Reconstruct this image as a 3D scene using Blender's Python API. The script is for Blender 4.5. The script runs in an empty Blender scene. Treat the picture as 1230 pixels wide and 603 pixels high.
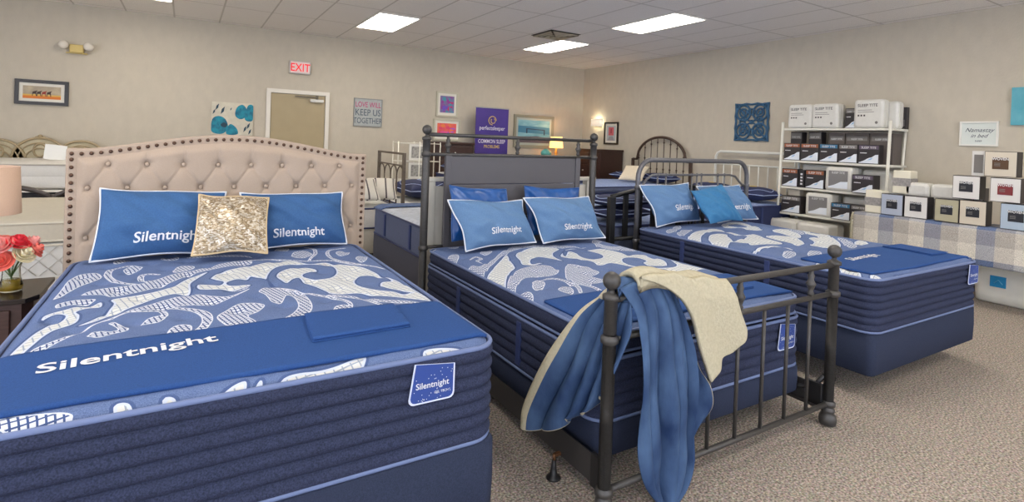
import bpy, bmesh, math, random
import numpy as np
from mathutils import Matrix, Vector
random.seed(7)
SC = bpy.context.scene
COL = SC.collection
# ---------------------------------------------------------------- camera
F_PX, PY = 650.69, 176.45
YAW, PIT, ROL = .5423, -.0100, .0371
CAM = Vector((-7.846, -9.9036, 1.5241))
fw = Vector((math.sin(YAW)*math.cos(PIT), math.cos(YAW)*math.cos(PIT), math.sin(PIT)))
rt = Vector((math.cos(YAW), -math.sin(YAW), 0)); up = rt.cross(fw)
rt2 = math.cos(ROL)*rt + math.sin(ROL)*up
up2 = -math.sin(ROL)*rt + math.cos(ROL)*up
cd = bpy.data.cameras.new('camera'); cam = bpy.data.objects.new('camera', cd); COL.objects.link(cam)
M = Matrix((rt2, up2, -fw)).transposed().to_4x4(); M.translation = CAM
cam.matrix_world = M
cd.sensor_width = 36; cd.lens = F_PX/1230*36; cd.shift_y = -(301.5-PY)/1230
cd.clip_start = .05; cd.clip_end = 60
SC.camera = cam
# ---------------------------------------------------------------- world, exposure
SC.view_settings.view_transform = 'Standard'; SC.view_settings.look = 'None'
SC.view_settings.exposure = 0.254; SC.view_settings.gamma = 1; SC.view_settings.use_curve_mapping = False
wd = bpy.data.worlds.new('world'); SC.world = wd; wd.use_nodes = True
wd.node_tree.nodes['Background'].inputs[0].default_value = (.9, .93, 1, 1)
wd.node_tree.nodes['Background'].inputs[1].default_value = .3
LIGHT_STRENGTH = 12.0     # ceiling troffers
FILL_STRENGTH = 3.4            # glowing window panes added on unseen walls to brighten the room
H = 3.25                  # ceiling height
T = .6096
# ---------------------------------------------------------------- materials
def lin(c):
    return tuple((x/255/12.92 if x/255 <= .04045 else ((x/255+.055)/1.055)**2.4) for x in c)
MATS = {}
def pm(name, rgb, rough=.6, metal=0, noise=0, nscale=60, bump=0, bscale=200, emit=0, sheen=0, alpha=None, trans=0, spec=.5, rgb2=None, stretch=None):
    if name in MATS: return MATS[name]
    m = bpy.data.materials.new(name); m.use_nodes = True; nt = m.node_tree; N = nt.nodes; L = nt.links
    b = N['Principled BSDF']; c = lin(rgb)
    b.inputs['Base Color'].default_value = (*c, 1); b.inputs['Roughness'].default_value = rough
    b.inputs['Metallic'].default_value = metal; b.inputs['Specular IOR Level'].default_value = spec
    if sheen: b.inputs['Sheen Weight'].default_value = sheen; b.inputs['Sheen Roughness'].default_value = .4
    if emit:
        b.inputs['Emission Color'].default_value = (*c, 1); b.inputs['Emission Strength'].default_value = emit
    if trans: b.inputs['Transmission Weight'].default_value = trans
    if noise or bump or rgb2:
        tc = N.new('ShaderNodeTexCoord'); mp = N.new('ShaderNodeMapping'); L.new(tc.outputs['Object'], mp.inputs[0])
        if stretch: mp.inputs['Scale'].default_value = stretch
    if noise or rgb2:
        n = N.new('ShaderNodeTexNoise'); n.inputs['Scale'].default_value = nscale; n.inputs['Detail'].default_value = 3
        L.new(mp.outputs[0], n.inputs['Vector'])
        r = N.new('ShaderNodeMapRange'); r.inputs[1].default_value = .3; r.inputs[2].default_value = .7
        L.new(n.outputs[0], r.inputs[0])
        mx = N.new('ShaderNodeMix'); mx.data_type = 'RGBA'; L.new(r.outputs[0], mx.inputs[0])
        if rgb2: a, d = c, lin(rgb2)
        else: a = tuple(max(0, x*(1-noise)) for x in c); d = tuple(min(1, x*(1+noise)) for x in c)
        mx.inputs[6].default_value = (*a, 1); mx.inputs[7].default_value = (*d, 1)
        L.new(mx.outputs[2], b.inputs['Base Color'])
    if bump:
        n2 = N.new('ShaderNodeTexNoise'); n2.inputs['Scale'].default_value = bscale; n2.inputs['Detail'].default_value = 2
        L.new(mp.outputs[0], n2.inputs['Vector'])
        bp = N.new('ShaderNodeBump'); bp.inputs['Strength'].default_value = bump; bp.inputs['Distance'].default_value = .004
        L.new(n2.outputs[0], bp.inputs['Height']); L.new(bp.outputs[0], b.inputs['Normal'])
    MATS[name] = m; return m
# ---------------------------------------------------------------- objects
def tag(o, label=None, cat=None, group=None, kind=None):
    if label: o['label'] = label
    if cat: o['category'] = cat
    if group: o['group'] = group
    if kind: o['kind'] = kind
    return o
def thing(name, label, cat, loc=(0, 0, 0), group=None, rz=0):
    o = bpy.data.objects.new(name, None); COL.objects.link(o); o.location = loc; o.rotation_euler = (0, 0, rz)
    o.empty_display_size = .1
    return tag(o, label, cat, group)
def copy_tree(o, parent=None):
    c = o.copy(); COL.objects.link(c); c.parent = parent
    for ch in [x for x in COL.objects if x.parent == o]: copy_tree(ch, c)
    return c
class MB:
    def __init__(s): s.v = []; s.f = []; s.m = []; s.sm = []
    def add(s, vs, fs, mi=0, smooth=False):
        k = len(s.v); s.v += [tuple(p) for p in vs]
        for f in fs: s.f.append(tuple(i+k for i in f)); s.m.append(mi); s.sm.append(smooth)
        return s
    def box(s, a, b, mi=0, R=None):
        x0, y0, z0 = a; x1, y1, z1 = b
        v = [(x0,y0,z0),(x1,y0,z0),(x1,y1,z0),(x0,y1,z0),(x0,y0,z1),(x1,y0,z1),(x1,y1,z1),(x0,y1,z1)]
        if R: v = [R @ Vector(p) for p in v]
        return s.add(v, [(0,3,2,1),(4,5,6,7),(0,1,5,4),(1,2,6,5),(2,3,7,6),(3,0,4,7)], mi)
    def prism(s, poly, z0, z1, mi=0, fr=None):
        n = len(poly); fr = fr or (lambda x, y, z: (x, y, z))
        v = [fr(x, y, z0) for x, y in poly]+[fr(x, y, z1) for x, y in poly]
        f = [tuple(range(n))[::-1], tuple(range(n, 2*n))]+[(i, (i+1) % n, n+(i+1) % n, n+i) for i in range(n)]
        return s.add(v, f, mi)
    def tube(s, pts, r, n=10, mi=0, closed=False, flat=None):
        P = [Vector(p) for p in pts]; rr = r if isinstance(r, (list, tuple)) else [r]*len(P); k = len(P); V = []
        t0 = None
        for i in range(k):
            if closed: t = P[(i+1) % k]-P[i-1]
            else: t = P[min(i+1, k-1)]-P[max(i-1, 0)]
            t.normalize()
            if t0 is None:
                a = Vector((0, 0, 1)) if abs(t.z) < .9 else Vector((1, 0, 0)); u = t.cross(a).normalized()
            else:
                u = (u-t*u.dot(t)).normalized()
            w = t.cross(u); t0 = t
            for j in range(n):
                an = 2*math.pi*j/n; V.append(P[i]+u*math.cos(an)*rr[i]+w*math.sin(an)*rr[i])
        F = []
        for i in range(k if closed else k-1):
            i2 = (i+1) % k
            for j in range(n): F.append((i*n+j, i*n+(j+1) % n, i2*n+(j+1) % n, i2*n+j))
        s.add(V, F, mi, True)
        if not closed:
            kk = len(s.v)-k*n
            s.f += [tuple(kk+j for j in range(n))[::-1], tuple(kk+(k-1)*n+j for j in range(n))]; s.m += [mi, mi]; s.sm += [False, False]
        return s
    def lathe(s, prof, c=(0, 0, 0), n=20, mi=0, ax='z', cap=True):
        V = []; k = len(prof)
        for r, h in prof:
            for j in range(n):
                a = 2*math.pi*j/n; x, y = r*math.cos(a), r*math.sin(a)
                V.append((c[0]+x, c[1]+y, c[2]+h) if ax == 'z' else ((c[0]+h, c[1]+x, c[2]+y) if ax == 'x' else (c[0]+x, c[1]+h, c[2]-y)))
        F = [(i*n+j, i*n+(j+1) % n, (i+1)*n+(j+1) % n, (i+1)*n+j) for i in range(k-1) for j in range(n)]
        s.add(V, F, mi, True)
        if cap:
            b = len(s.v)-k*n
            s.f += [tuple(b+j for j in range(n))[::-1], tuple(b+(k-1)*n+j for j in range(n))]; s.m += [mi, mi]; s.sm += [False, False]
        return s
    def grid(s, fn, nu, nv, mi=0, mf=None, smooth=True):
        V = [fn(i/nu, j/nv) for j in range(nv+1) for i in range(nu+1)]; k = len(s.v); s.v += [tuple(p) for p in V]
        for j in range(nv):
            for i in range(nu):
                a = k+j*(nu+1)+i; s.f.append((a, a+1, a+nu+2, a+nu+1)); s.m.append(mf((i+.5)/nu, (j+.5)/nv) if mf else mi); s.sm.append(smooth)
        return s
    def sphere(s, c, r, n=14, k=8, mi=0, sc=(1, 1, 1)):
        pr = [(math.sin(math.pi*i/k), -math.cos(math.pi*i/k)) for i in range(k+1)]
        V = []
        for a, h in pr:
            for j in range(n):
                t = 2*math.pi*j/n; V.append((c[0]+r*sc[0]*a*math.cos(t), c[1]+r*sc[1]*a*math.sin(t), c[2]+r*sc[2]*h))
        return s.add(V, [(i*n+j, i*n+(j+1) % n, (i+1)*n+(j+1) % n, (i+1)*n+j) for i in range(k) for j in range(n)], mi, True)
    def build(s, name, mats, parent=None, bevel=0, seg=2, sub=0, solid=0, weld=True, off=None, smooth_all=False):
        mats = mats if isinstance(mats, (list, tuple)) else [mats]
        o0 = Vector(off) if off is not None else (Vector(parent.location) if parent is not None and parent.get('_w') else Vector((0, 0, 0)))
        me = bpy.data.meshes.new(name); me.from_pydata([tuple(Vector(p)-o0) for p in s.v], [], s.f)
        for m in mats: me.materials.append(m)
        me.polygons.foreach_set('material_index', s.m); me.polygons.foreach_set('use_smooth', s.sm)
        bm = bmesh.new(); bm.from_mesh(me)
        if weld: bmesh.ops.remove_doubles(bm, verts=bm.verts, dist=1e-5)
        if weld and not solid: bmesh.ops.recalc_face_normals(bm, faces=bm.faces)
        if bevel: bmesh.ops.bevel(bm, geom=[e for e in bm.edges if e.is_manifold and e.calc_face_angle(0) > .6], offset=bevel, segments=seg, affect='EDGES', profile=.5, clamp_overlap=True)
        bm.to_mesh(me); bm.free()
        if smooth_all: me.polygons.foreach_set('use_smooth', [True]*len(me.polygons))
        me.update()
        ob = bpy.data.objects.new(name, me); COL.objects.link(ob)
        if parent is not None: ob.parent = parent
        if solid:
            md = ob.modifiers.new('thickness', 'SOLIDIFY'); md.thickness = solid; md.offset = 0
            if len(mats) > 1 and getattr(s, 'back', None) is not None: md.material_offset = s.back; md.material_offset_rim = s.back
        if sub:
            md = ob.modifiers.new('sub', 'SUBSURF'); md.levels = sub; md.render_levels = sub
        return ob
def wthing(name, label, cat, loc, group=None):          # a thing whose parts are given in room coordinates
    o = thing(name, label, cat, loc, group); o['_w'] = 1; return o
def solo(name, mb, mats, label, cat, loc, group=None, **k):
    o = mb.build(name, mats, off=loc, **k); o.location = loc; return tag(o, label, cat, group)
# ---------------------------------------------------------------- lettering
TXT = {}
def text_poly(body, size=1, bold=0, align='LEFT', sub=0):
    key = (body, bold, align, sub)
    if key not in TXT:
        c = bpy.data.curves.new('t', 'FONT'); c.body = body; c.size = 1; c.offset = bold; c.align_x = align; c.resolution_u = 3
        o = bpy.data.objects.new('t', c); COL.objects.link(o); dg = bpy.context.evaluated_depsgraph_get(); dg.update()
        me = bpy.data.meshes.new_from_object(o.evaluated_get(dg))
        bm = bmesh.new(); bm.from_mesh(me); bmesh.ops.triangulate(bm, faces=bm.faces)
        for _ in range(sub): bmesh.ops.subdivide_edges(bm, edges=[e for e in bm.edges if e.calc_length() > .12], cuts=1); bmesh.ops.triangulate(bm, faces=bm.faces)
        bm.verts.ensure_lookup_table()
        TXT[key] = ([(v.co.x, v.co.y) for v in bm.verts], [tuple(v.index for v in f.verts) for f in bm.faces])
        bm.free(); bpy.data.objects.remove(o); bpy.data.curves.remove(c)
    V, F = TXT[key]
    return [(x*size, y*size) for x, y in V], F
def text_on(mb, body, o, xd, yd, size, bold=0, align='CENTER', mi=0, lift=.001, fn=None, sub=0, sx=1):
    """letters as thin faces laid on a surface: origin o, directions xd, yd (or fn(x,y)->point)"""
    V, F = text_poly(body, size, bold, align, sub)
    if fn: vs = [fn(x*sx, y) for x, y in V]
    else:
        xd = Vector(xd).normalized(); yd = Vector(yd).normalized(); n = xd.cross(yd)*lift; o = Vector(o)
        vs = [o+xd*x*sx+yd*y+n for x, y in V]
    mb.add(vs, F, mi); return mb
PAT1=[["W",0,[83,1393,97,1319,116,1261,155,1222,169,1182,164,1112,148,1063,177,1035,220,1041,213,953,185,962,142,976,108,1011,74,1032,53,1062,55,1125,65,1090,89,1059,119,1087,120,1126,96,1170,68,1258,50,1360,40,1439,37,1521,55,1494,71,1446]],["G",0,[67,922,113,890,190,902,167,954,111,955,76,977]],["G",0,[41,831,42,686,44,490,70,392,117,380,150,425,168,524,141,583,104,650,71,759]],["G",32,[313,723,262,668,214,579,187,478,186,361,219,326,263,310,312,372]],["G",0,[240,403,264,332,315,365,308,431,273,456]],["G",28,[395,564,358,530,329,537,326,609,358,692,402,745]],["G",0,[454,550,457,451,491,402,544,432,539,505,500,550]],["G",0,[181,190,185,109,256,104,237,176,203,221]],["G",0,[390,180,404,113,464,121,474,204,433,235]],["G",45,[525,184,603,190,709,216,819,289]],["G",0,[809,402,698,405,612,472,531,550,455,589,399,657,332,715,254,730,172,742,129,813,202,845,243,892,316,865,391,812,464,720,530,620,609,554,710,490,803,474]],["W",0,[179,1250,214,1202,240,1147,255,1082,260,1008,247,936,319,911,394,884,459,818,515,706,600,591,551,721,525,814,521,955,461,959,399,1002,353,1063,310,1119,265,1181,222,1228]],["G",0,[90,1430,135,1383,185,1332,220,1259,273,1207,323,1137,378,1087,450,1025,527,987,607,1051,673,1081,756,979,733,1032,657,1130,577,1163,514,1148,440,1153,358,1153,304,1187,275,1230,235,1255,203,1321,164,1387,121,1458,78,1505,50,1565,42,1535,70,1482]],["G",35,[279,1275,310,1331,319,1375,290,1391,262,1406,231,1392]],["G",0,[226,1389,232,1354,267,1361,290,1391,273,1421,244,1420]],["G",26,[336,1167,382,1176,424,1195,440,1261,422,1298]],["G",0,[365,1326,387,1271,426,1255,444,1286,423,1331,390,1337]],["G",40,[465,1164,526,1216,567,1284,577,1369,564,1438,535,1486]],["G",0,[449,1485,458,1420,485,1387,524,1410,524,1471,492,1485]],["G",0,[607,1360,642,1281,691,1214,734,1220,769,1243,785,1282,750,1355,714,1398,743,1489,710,1485,659,1483,627,1447]],["W",0,[611,728,646,629,706,565,796,546,776,760,714,790,670,842,685,899,762,915,732,958,653,950,562,927,557,844,613,868,642,880,659,820,618,749]],["W",0,[758,670,764,591,831,511,926,466,1015,491,1083,589,1179,580,1253,680,1331,756,1360,919,1399,1034,1427,1140,1435,1267,1446,1437,1374,1405,1308,1355,1241,1311,1176,1252,1101,1234,1050,1181,998,1045,952,991,903,1004,852,949,844,857,790,761,751,756]],["B",0,[841,874,860,752,909,629,991,584,1124,619,1183,697,1177,823,1128,921,1060,938,1010,891,1011,826,1056,781,1090,766,1079,707,1033,658,970,667,912,734,891,814,901,907,917,959,950,902,981,890,992,991,1025,1073,1056,1193,993,1156,925,1063,861,970]],["B",0,[1210,1048,1257,956,1313,952,1369,983,1386,1075,1335,1090,1309,1144,1322,1211,1373,1267,1411,1306,1321,1267,1253,1215,1208,1135]],["G",22,[727,401,834,396,951,418,1059,509,1153,522,1225,550,1285,670,1378,730]],["G",0,[1032,323,1067,228,1129,223,1148,341,1095,415,1048,406]],["G",25,[1154,85,1188,188,1163,347,1107,455]],["G",25,[1373,196,1272,248,1229,372,1236,505,1287,623,1378,730,1437,799]],["G",0,[1284,338,1332,271,1374,304,1343,405,1286,421]],["G",0,[1353,525,1392,462,1431,493,1397,593,1354,601]],["G",0,[969,134,1009,62,1057,91,1032,187]],["G",24,[833,1007,915,1075,995,1188,1060,1276,1096,1349,1097,1418,1072,1472]],["G",0,[1018,1448,1040,1398,1077,1396,1094,1444,1070,1484,1027,1484]],["G",40,[1055,1229,1158,1319,1231,1395,1329,1438,1411,1503]],["G",25,[1158,1319,1195,1407,1226,1482]],["G",0,[784,1050,835,992,918,1108,957,1186,960,1330,936,1423,888,1462,819,1488,869,1417,903,1332,907,1223,888,1156,850,1268,813,1237,805,1120]],["G",0,[693,914,731,904,767,919,731,995,687,1008]],["G",0,[109,1966,136,1980,169,2024,217,2049,246,2015,265,1965,182,1939,100,1927]],["W",0,[347,1962,382,1963,404,2044,377,2053]],["W",0,[454,1970,485,1974,492,2048,540,2064,587,1992,658,1960,623,2055,553,2054,486,2061]],["W",0,[646,2058,685,1973,700,1971,676,2064]],["W",0,[733,2055,759,1969,902,1962,1010,1942,939,2046,880,2059,795,2067]],["W",0,[1207,1959,1331,1977,1332,2019,1209,2025]]]
PAT2=[["G",0,[-44,727,45,645,86,682,156,626,267,539,412,380,581,232,725,200,929,245,1089,392,1145,441,951,397,763,299,600,321,447,418,313,534,197,664,59,808,-50,976,-43,858]],["W",0,[-35,983,82,836,222,674,402,475,324,672,268,816,158,923,61,1057,-74,1274,-56,1150]],["G",0,[-35,1234,52,1086,182,933,322,837,463,833,501,950,441,1040,340,1088,253,1069,174,1071,73,1159,-4,1276,20,1287,62,1305,39,1379,-34,1478,-84,1505,-86,1430,-74,1329]],["B",0,[-54,1392,-14,1342,2,1363,-41,1424]],["W",0,[455,519,557,410,728,314,865,337,894,431,760,538,684,679,665,786,640,708,596,621,516,637,438,739,505,787,363,773,402,659]],["G",0,[-11,384,61,294,109,303,76,395,-12,517]],["G",0,[261,347,334,273,379,316,315,392,276,402]],["G",25,[109,499,182,437,188,508,133,553,164,630]],["G",0,[144,14,219,-27,252,26,179,109]],["G",0,[18,49,103,-87,117,-53,36,82]],["G",0,[121,1241,176,1171,238,1165,222,1222,163,1275,104,1308]],["G",35,[176,1171,255,1139,340,1158,370,1253,359,1344,304,1439]],["G",0,[221,1344,279,1309,314,1340,269,1423,219,1416]],["G",0,[427,1177,494,1117,569,1130,581,1189,448,1351,411,1303,392,1263]],["G",0,[630,880,708,911,708,1034,637,1121,612,1034]],["W",0,[757,636,929,472,1006,473,1064,550,1230,530,1269,734,1375,826,1361,896,1424,969,1508,1097,1534,1244,1506,1421,1380,1370,1232,1328,1180,1247,1086,1168,1008,1095,979,1021,936,960,845,967,810,865,814,754,753,707]],["B",0,[784,632,863,526,943,488,1016,494,1068,578,1066,707,1002,804,906,822,875,754,885,686,912,612,902,541,823,613,781,670]],["B",0,[786,789,846,835,854,970,933,1044,849,1031,783,942,742,861]],["B",0,[1089,908,1186,852,1254,893,1238,991,1155,1048,1149,1131,1221,1161,1297,1127,1380,1023,1419,893,1461,934,1447,1026,1380,1138,1278,1205,1157,1197,1065,1139,1025,1039]],["G",0,[1407,199,1522,206,1537,311,1480,537,1466,674,1342,655,1277,603,1256,483,1289,377]],["B",0,[1402,294,1514,303,1487,450,1393,505,1346,428]],["G",0,[601,910,688,945,695,1049,686,1141,580,1189,538,1135,419,1208,408,1169]],["G",0,[459,1156,554,1142,588,1245,599,1318,482,1334,434,1281]],["G",35,[450,1444,407,1301,330,1300]],["G",30,[640,1368,778,1290,881,1278,994,1307]],["B",0,[1302,1357,1447,1315,1498,1438,1437,1433]]]
PAT3=[["W",0,[-78,657,149,497,383,390,600,367,606,542,566,713,691,720,637,876,528,1096,375,1040,253,977,193,881,103,922,-53,1028,-48,1085,0,873,-9,745]],["B",0,[-9,745,189,582,409,475,541,505,530,628,539,773,274,847,363,712,446,635,402,584,263,608,77,744,-22,877,-42,827]],["G",0,[71,286,249,187,454,85,343,218,62,358]],["G",0,[83,402,258,309,383,312,184,436,33,493]],["W",25,[32,34,258,-65,335,4]],["W",20,[342,49,468,72,377,188]],["W",0,[898,227,1127,116,1329,130,1225,331,1088,545,924,571,940,413,826,376]],["B",0,[972,250,1146,215,1053,407,951,374]],["W",40,[1642,-29,1671,84,1532,337,1832,235]],["W",35,[-66,1238,147,1159,318,1137,392,1194,347,1289]],["G",0,[71,1391,238,1302,288,1347,169,1430,45,1454]],["W",30,[-42,1221,-57,1342,-2,1412,-91,1539]],["W",50,[764,817,859,885,777,1092]],["W",0,[1106,632,1318,621,1178,850,950,987,995,825]],["W",0,[657,708,701,759,601,931,515,1109,363,1065,224,1015]],["W",0,[709,833,848,846,945,951,725,1167,602,1183,627,1038]],["W",0,[1611,545,1623,637,1397,849,1511,888,1343,1055,1008,1302,785,1398,724,1346,677,1241,877,1160,1039,1018,1208,1007,1258,878,1456,708]],["W",0,[1676,823,1582,951,1508,1039,1467,987]],["W",0,[1205,1311,1450,1233,1345,1362,1207,1375]],["G",0,[1316,1116,1357,1166,1051,1409,912,1416]],["W",0,[1555,1339,1678,1349,1603,1488,1460,1468]],["W",0,[1637,274,1802,276,1665,379,1509,404]],["G",0,[1074,700,1473,587,1412,734,1230,868,1055,845]],["G",0,[309,1433,462,1376,472,1444,300,1530,228,1511]],["W",0,[8,1666,186,1603,246,1627,117,1688]],["W",0,[185,1716,170,1795,67,1915,-87,1999,-69,1934,25,1818]],["W",0,[76,1975,105,2025,75,2085,-29,2041]],["W",0,[284,2023,434,2046,326,2098,191,2079]]]
THROW_LEFT=[[[-6.317,-8.145,0.877],[-6.345,-8.061,0.796],[-6.38,-7.949,0.625],[-6.407,-7.866,0.455],[-6.426,-7.807,0.298],[-6.427,-7.802,0.206]],[[-6.31,-8.169,0.879],[-6.335,-8.091,0.763],[-6.355,-8.029,0.574],[-6.377,-7.958,0.41],[-6.393,-7.91,0.297],[-6.399,-7.89,0.221]],[[-6.3,-8.199,0.879],[-6.323,-8.129,0.72],[-6.339,-8.079,0.561],[-6.353,-8.035,0.437],[-6.357,-8.021,0.358],[-6.36,-8.011,0.288]],[[-6.293,-8.222,0.877],[-6.315,-8.154,0.674],[-6.328,-8.113,0.518],[-6.337,-8.085,0.425],[-6.343,-8.067,0.375],[-6.35,-8.043,0.34]],[[-6.284,-8.251,0.884],[-6.301,-8.195,0.703],[-6.311,-8.167,0.554],[-6.318,-8.143,0.475],[-6.324,-8.126,0.415],[-6.331,-8.103,0.378]],[[-6.276,-8.277,0.89],[-6.287,-8.242,0.751],[-6.292,-8.224,0.642],[-6.298,-8.205,0.559],[-6.304,-8.189,0.498],[-6.309,-8.172,0.449]],[[-6.27,-8.294,0.894],[-6.266,-8.306,0.785],[-6.273,-8.285,0.695],[-6.282,-8.255,0.617],[-6.29,-8.232,0.558],[-6.299,-8.204,0.503]]]
THROW_FRONT=[[[-6.345,-8.3,0.951],[-6.276,-8.3,0.852],[-6.265,-8.3,0.734],[-6.257,-8.3,0.616],[-6.25,-8.3,0.498],[-6.242,-8.3,0.379],[-6.239,-8.3,0.261],[-6.2,-8.3,0.137],[-6.09,-8.3,0.01]],[[-6.035,-8.3,0.903],[-5.98,-8.3,0.781],[-5.95,-8.3,0.656],[-5.931,-8.3,0.529],[-5.922,-8.3,0.404],[-5.921,-8.3,0.28],[-5.911,-8.3,0.155],[-5.956,-8.3,0.049],[-6.043,-8.3,-0.026]],[[-6.345,-8.3,0.951],[-6.314,-8.3,0.965],[-6.277,-8.3,0.971],[-6.237,-8.3,0.971],[-6.196,-8.3,0.966],[-6.154,-8.3,0.957],[-6.111,-8.3,0.946],[-6.074,-8.3,0.925],[-6.035,-8.3,0.903]],[[-6.09,-8.3,0.01],[-6.085,-8.3,0.005],[-6.08,-8.3,0.0],[-6.075,-8.3,-0.005],[-6.069,-8.3,-0.01],[-6.063,-8.3,-0.014],[-6.056,-8.3,-0.018],[-6.05,-8.3,-0.022],[-6.043,-8.3,-0.026]]]
THROW_UNDER=[[[-6.097,-8.3,0.935],[-6.062,-8.3,0.85],[-6.025,-8.3,0.765],[-5.993,-8.3,0.677],[-5.964,-8.3,0.589],[-5.944,-8.3,0.5],[-5.936,-8.3,0.413],[-5.927,-8.3,0.325],[-5.913,-8.3,0.235]],[[-6.036,-8.3,0.91],[-5.995,-8.3,0.821],[-5.954,-8.3,0.73],[-5.911,-8.3,0.637],[-5.865,-8.3,0.542],[-5.788,-8.3,0.449],[-5.768,-8.3,0.356],[-5.84,-8.3,0.296],[-5.902,-8.3,0.232]],[[-6.097,-8.3,0.935],[-6.089,-8.3,0.932],[-6.082,-8.3,0.929],[-6.074,-8.3,0.927],[-6.066,-8.3,0.924],[-6.058,-8.3,0.921],[-6.051,-8.3,0.917],[-6.043,-8.3,0.914],[-6.036,-8.3,0.91]],[[-5.913,-8.3,0.235],[-5.912,-8.3,0.234],[-5.91,-8.3,0.232],[-5.909,-8.3,0.231],[-5.908,-8.3,0.23],[-5.906,-8.3,0.23],[-5.905,-8.3,0.231],[-5.904,-8.3,0.232],[-5.902,-8.3,0.232]]]
THROW_LINING=[[[-6.262,-8.3,0.99],[-6.176,-8.3,0.964],[-6.096,-8.3,0.923],[-6.03,-8.3,0.866],[-5.983,-8.3,0.799],[-5.955,-8.3,0.729],[-5.928,-8.3,0.657],[-5.894,-8.3,0.585],[-5.859,-8.3,0.512]],[[-5.733,-8.3,0.926],[-5.714,-8.3,0.899],[-5.704,-8.3,0.87],[-5.694,-8.3,0.841],[-5.683,-8.3,0.813],[-5.671,-8.3,0.784],[-5.655,-8.3,0.755],[-5.639,-8.3,0.726],[-5.624,-8.3,0.697]],[[-6.262,-8.3,0.99],[-6.205,-8.3,0.997],[-6.144,-8.3,0.997],[-6.08,-8.3,0.988],[-6.015,-8.3,0.974],[-5.948,-8.3,0.957],[-5.878,-8.3,0.954],[-5.807,-8.3,0.942],[-5.733,-8.3,0.926]],[[-5.859,-8.3,0.512],[-5.827,-8.3,0.532],[-5.793,-8.3,0.553],[-5.775,-8.3,0.582],[-5.743,-8.3,0.603],[-5.699,-8.3,0.616],[-5.665,-8.3,0.638],[-5.636,-8.3,0.665],[-5.624,-8.3,0.697]]]
PIL={"a":[[-8.235,-6.26,1.19],[-7.629,-6.26,1.162],[-7.67,-6.407,0.83],[-8.253,-6.427,0.83]],"b":[[-7.558,-6.26,1.151],[-6.95,-6.26,1.146],[-6.937,-6.382,0.83],[-7.51,-6.392,0.83]],"g":[[-7.774,-6.42,1.166],[-7.415,-6.42,1.145],[-7.442,-6.648,0.86],[-7.804,-6.601,0.86]],"c":[[-6.202,-6.3,1.083],[-5.572,-6.3,1.061],[-5.498,-6.422,0.75],[-6.141,-6.517,0.75]],"d":[[-5.542,-6.3,1.087],[-4.895,-6.3,1.08],[-4.844,-6.464,0.75],[-5.461,-6.472,0.75]],"e":[[-6.147,-6.2,1.177],[-5.646,-6.2,1.145],[-5.673,-6.31,0.78],[-6.17,-6.314,0.78]],"f":[[-5.49,-6.2,1.163],[-4.936,-6.2,1.142],[-4.981,-6.347,0.78],[-5.494,-6.294,0.78]],"h":[[-4.223,-6.22,1.166],[-3.584,-6.22,1.177],[-3.34,-6.198,0.8],[-4.136,-6.384,0.8]],"i":[[-3.437,-6.22,1.15],[-2.784,-6.22,1.153],[-2.623,-6.351,0.8],[-3.296,-6.385,0.8]],"t":[[-3.684,-6.34,1.116],[-3.224,-6.34,1.176],[-3.055,-6.482,0.82],[-3.613,-6.529,0.82]]}
# ================================================================ materials used
def carpet():
    m = pm('carpet', (150, 132, 116), .95, noise=.01); nt = m.node_tree; N = nt.nodes; L = nt.links; b = N['Principled BSDF']
    tc = N.new('ShaderNodeTexCoord')
    a = N.new('ShaderNodeTexNoise'); a.inputs['Scale'].default_value = 95; a.inputs['Detail'].default_value = 3
    v = N.new('ShaderNodeTexVoronoi'); v.inputs['Scale'].default_value = 130
    c = N.new('ShaderNodeTexNoise'); c.inputs['Scale'].default_value = 1.5
    for t in (a, v, c): L.new(tc.outputs['Object'], t.inputs['Vector'])
    r = N.new('ShaderNodeValToRGB'); e = r.color_ramp.elements
    e[0].position = .3; e[0].color = (*lin((94, 80, 66)), 1); e[1].position = .72; e[1].color = (*lin((204, 186, 164)), 1)
    n = r.color_ramp.elements.new(.5); n.color = (*lin((156, 138, 118)), 1)
    L.new(a.outputs[0], r.inputs[0])
    mx = N.new('ShaderNodeMix'); mx.data_type = 'RGBA'; mx.blend_type = 'MULTIPLY'; mx.inputs[0].default_value = .35
    L.new(r.outputs[0], mx.inputs[6]); L.new(v.outputs['Color'], mx.inputs[7])
    h = N.new('ShaderNodeHueSaturation'); h.inputs['Saturation'].default_value = .6; h.inputs['Value'].default_value = 1.25
    L.new(mx.outputs[2], h.inputs['Color']); L.new(h.outputs[0], b.inputs['Base Color'])
    bp = N.new('ShaderNodeBump'); bp.inputs['Strength'].default_value = .7; bp.inputs['Distance'].default_value = .006
    L.new(v.outputs['Distance'], bp.inputs['Height']); L.new(bp.outputs[0], b.inputs['Normal'])
    b.inputs['Specular IOR Level'].default_value = .1
    return m
def mathn(nt, op, a, b=None, c=None):
    n = nt.nodes.new('ShaderNodeMath'); n.operation = op
    for i, x in enumerate((a, b, c)):
        if x is None: continue
        if isinstance(x, (int, float)): n.inputs[i].default_value = x
        else: nt.links.new(x, n.inputs[i])
    return n.outputs[0]
def mixc(nt, f, a, b):
    n = nt.nodes.new('ShaderNodeMix'); n.data_type = 'RGBA'
    for i, x in ((0, f), (6, a), (7, b)):
        if isinstance(x, (tuple, int, float)): n.inputs[i].default_value = x
        else: nt.links.new(x, n.inputs[i])
    return n.outputs[2]
def gridlines(nt, X, Y, sx, sy, w):
    a = mathn(nt, 'LESS_THAN', mathn(nt, 'FRACT', mathn(nt, 'DIVIDE', X, sx)), w/sx)
    b = mathn(nt, 'LESS_THAN', mathn(nt, 'FRACT', mathn(nt, 'DIVIDE', Y, sy)), w/sy)
    return mathn(nt, 'MAXIMUM', a, b)
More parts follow.
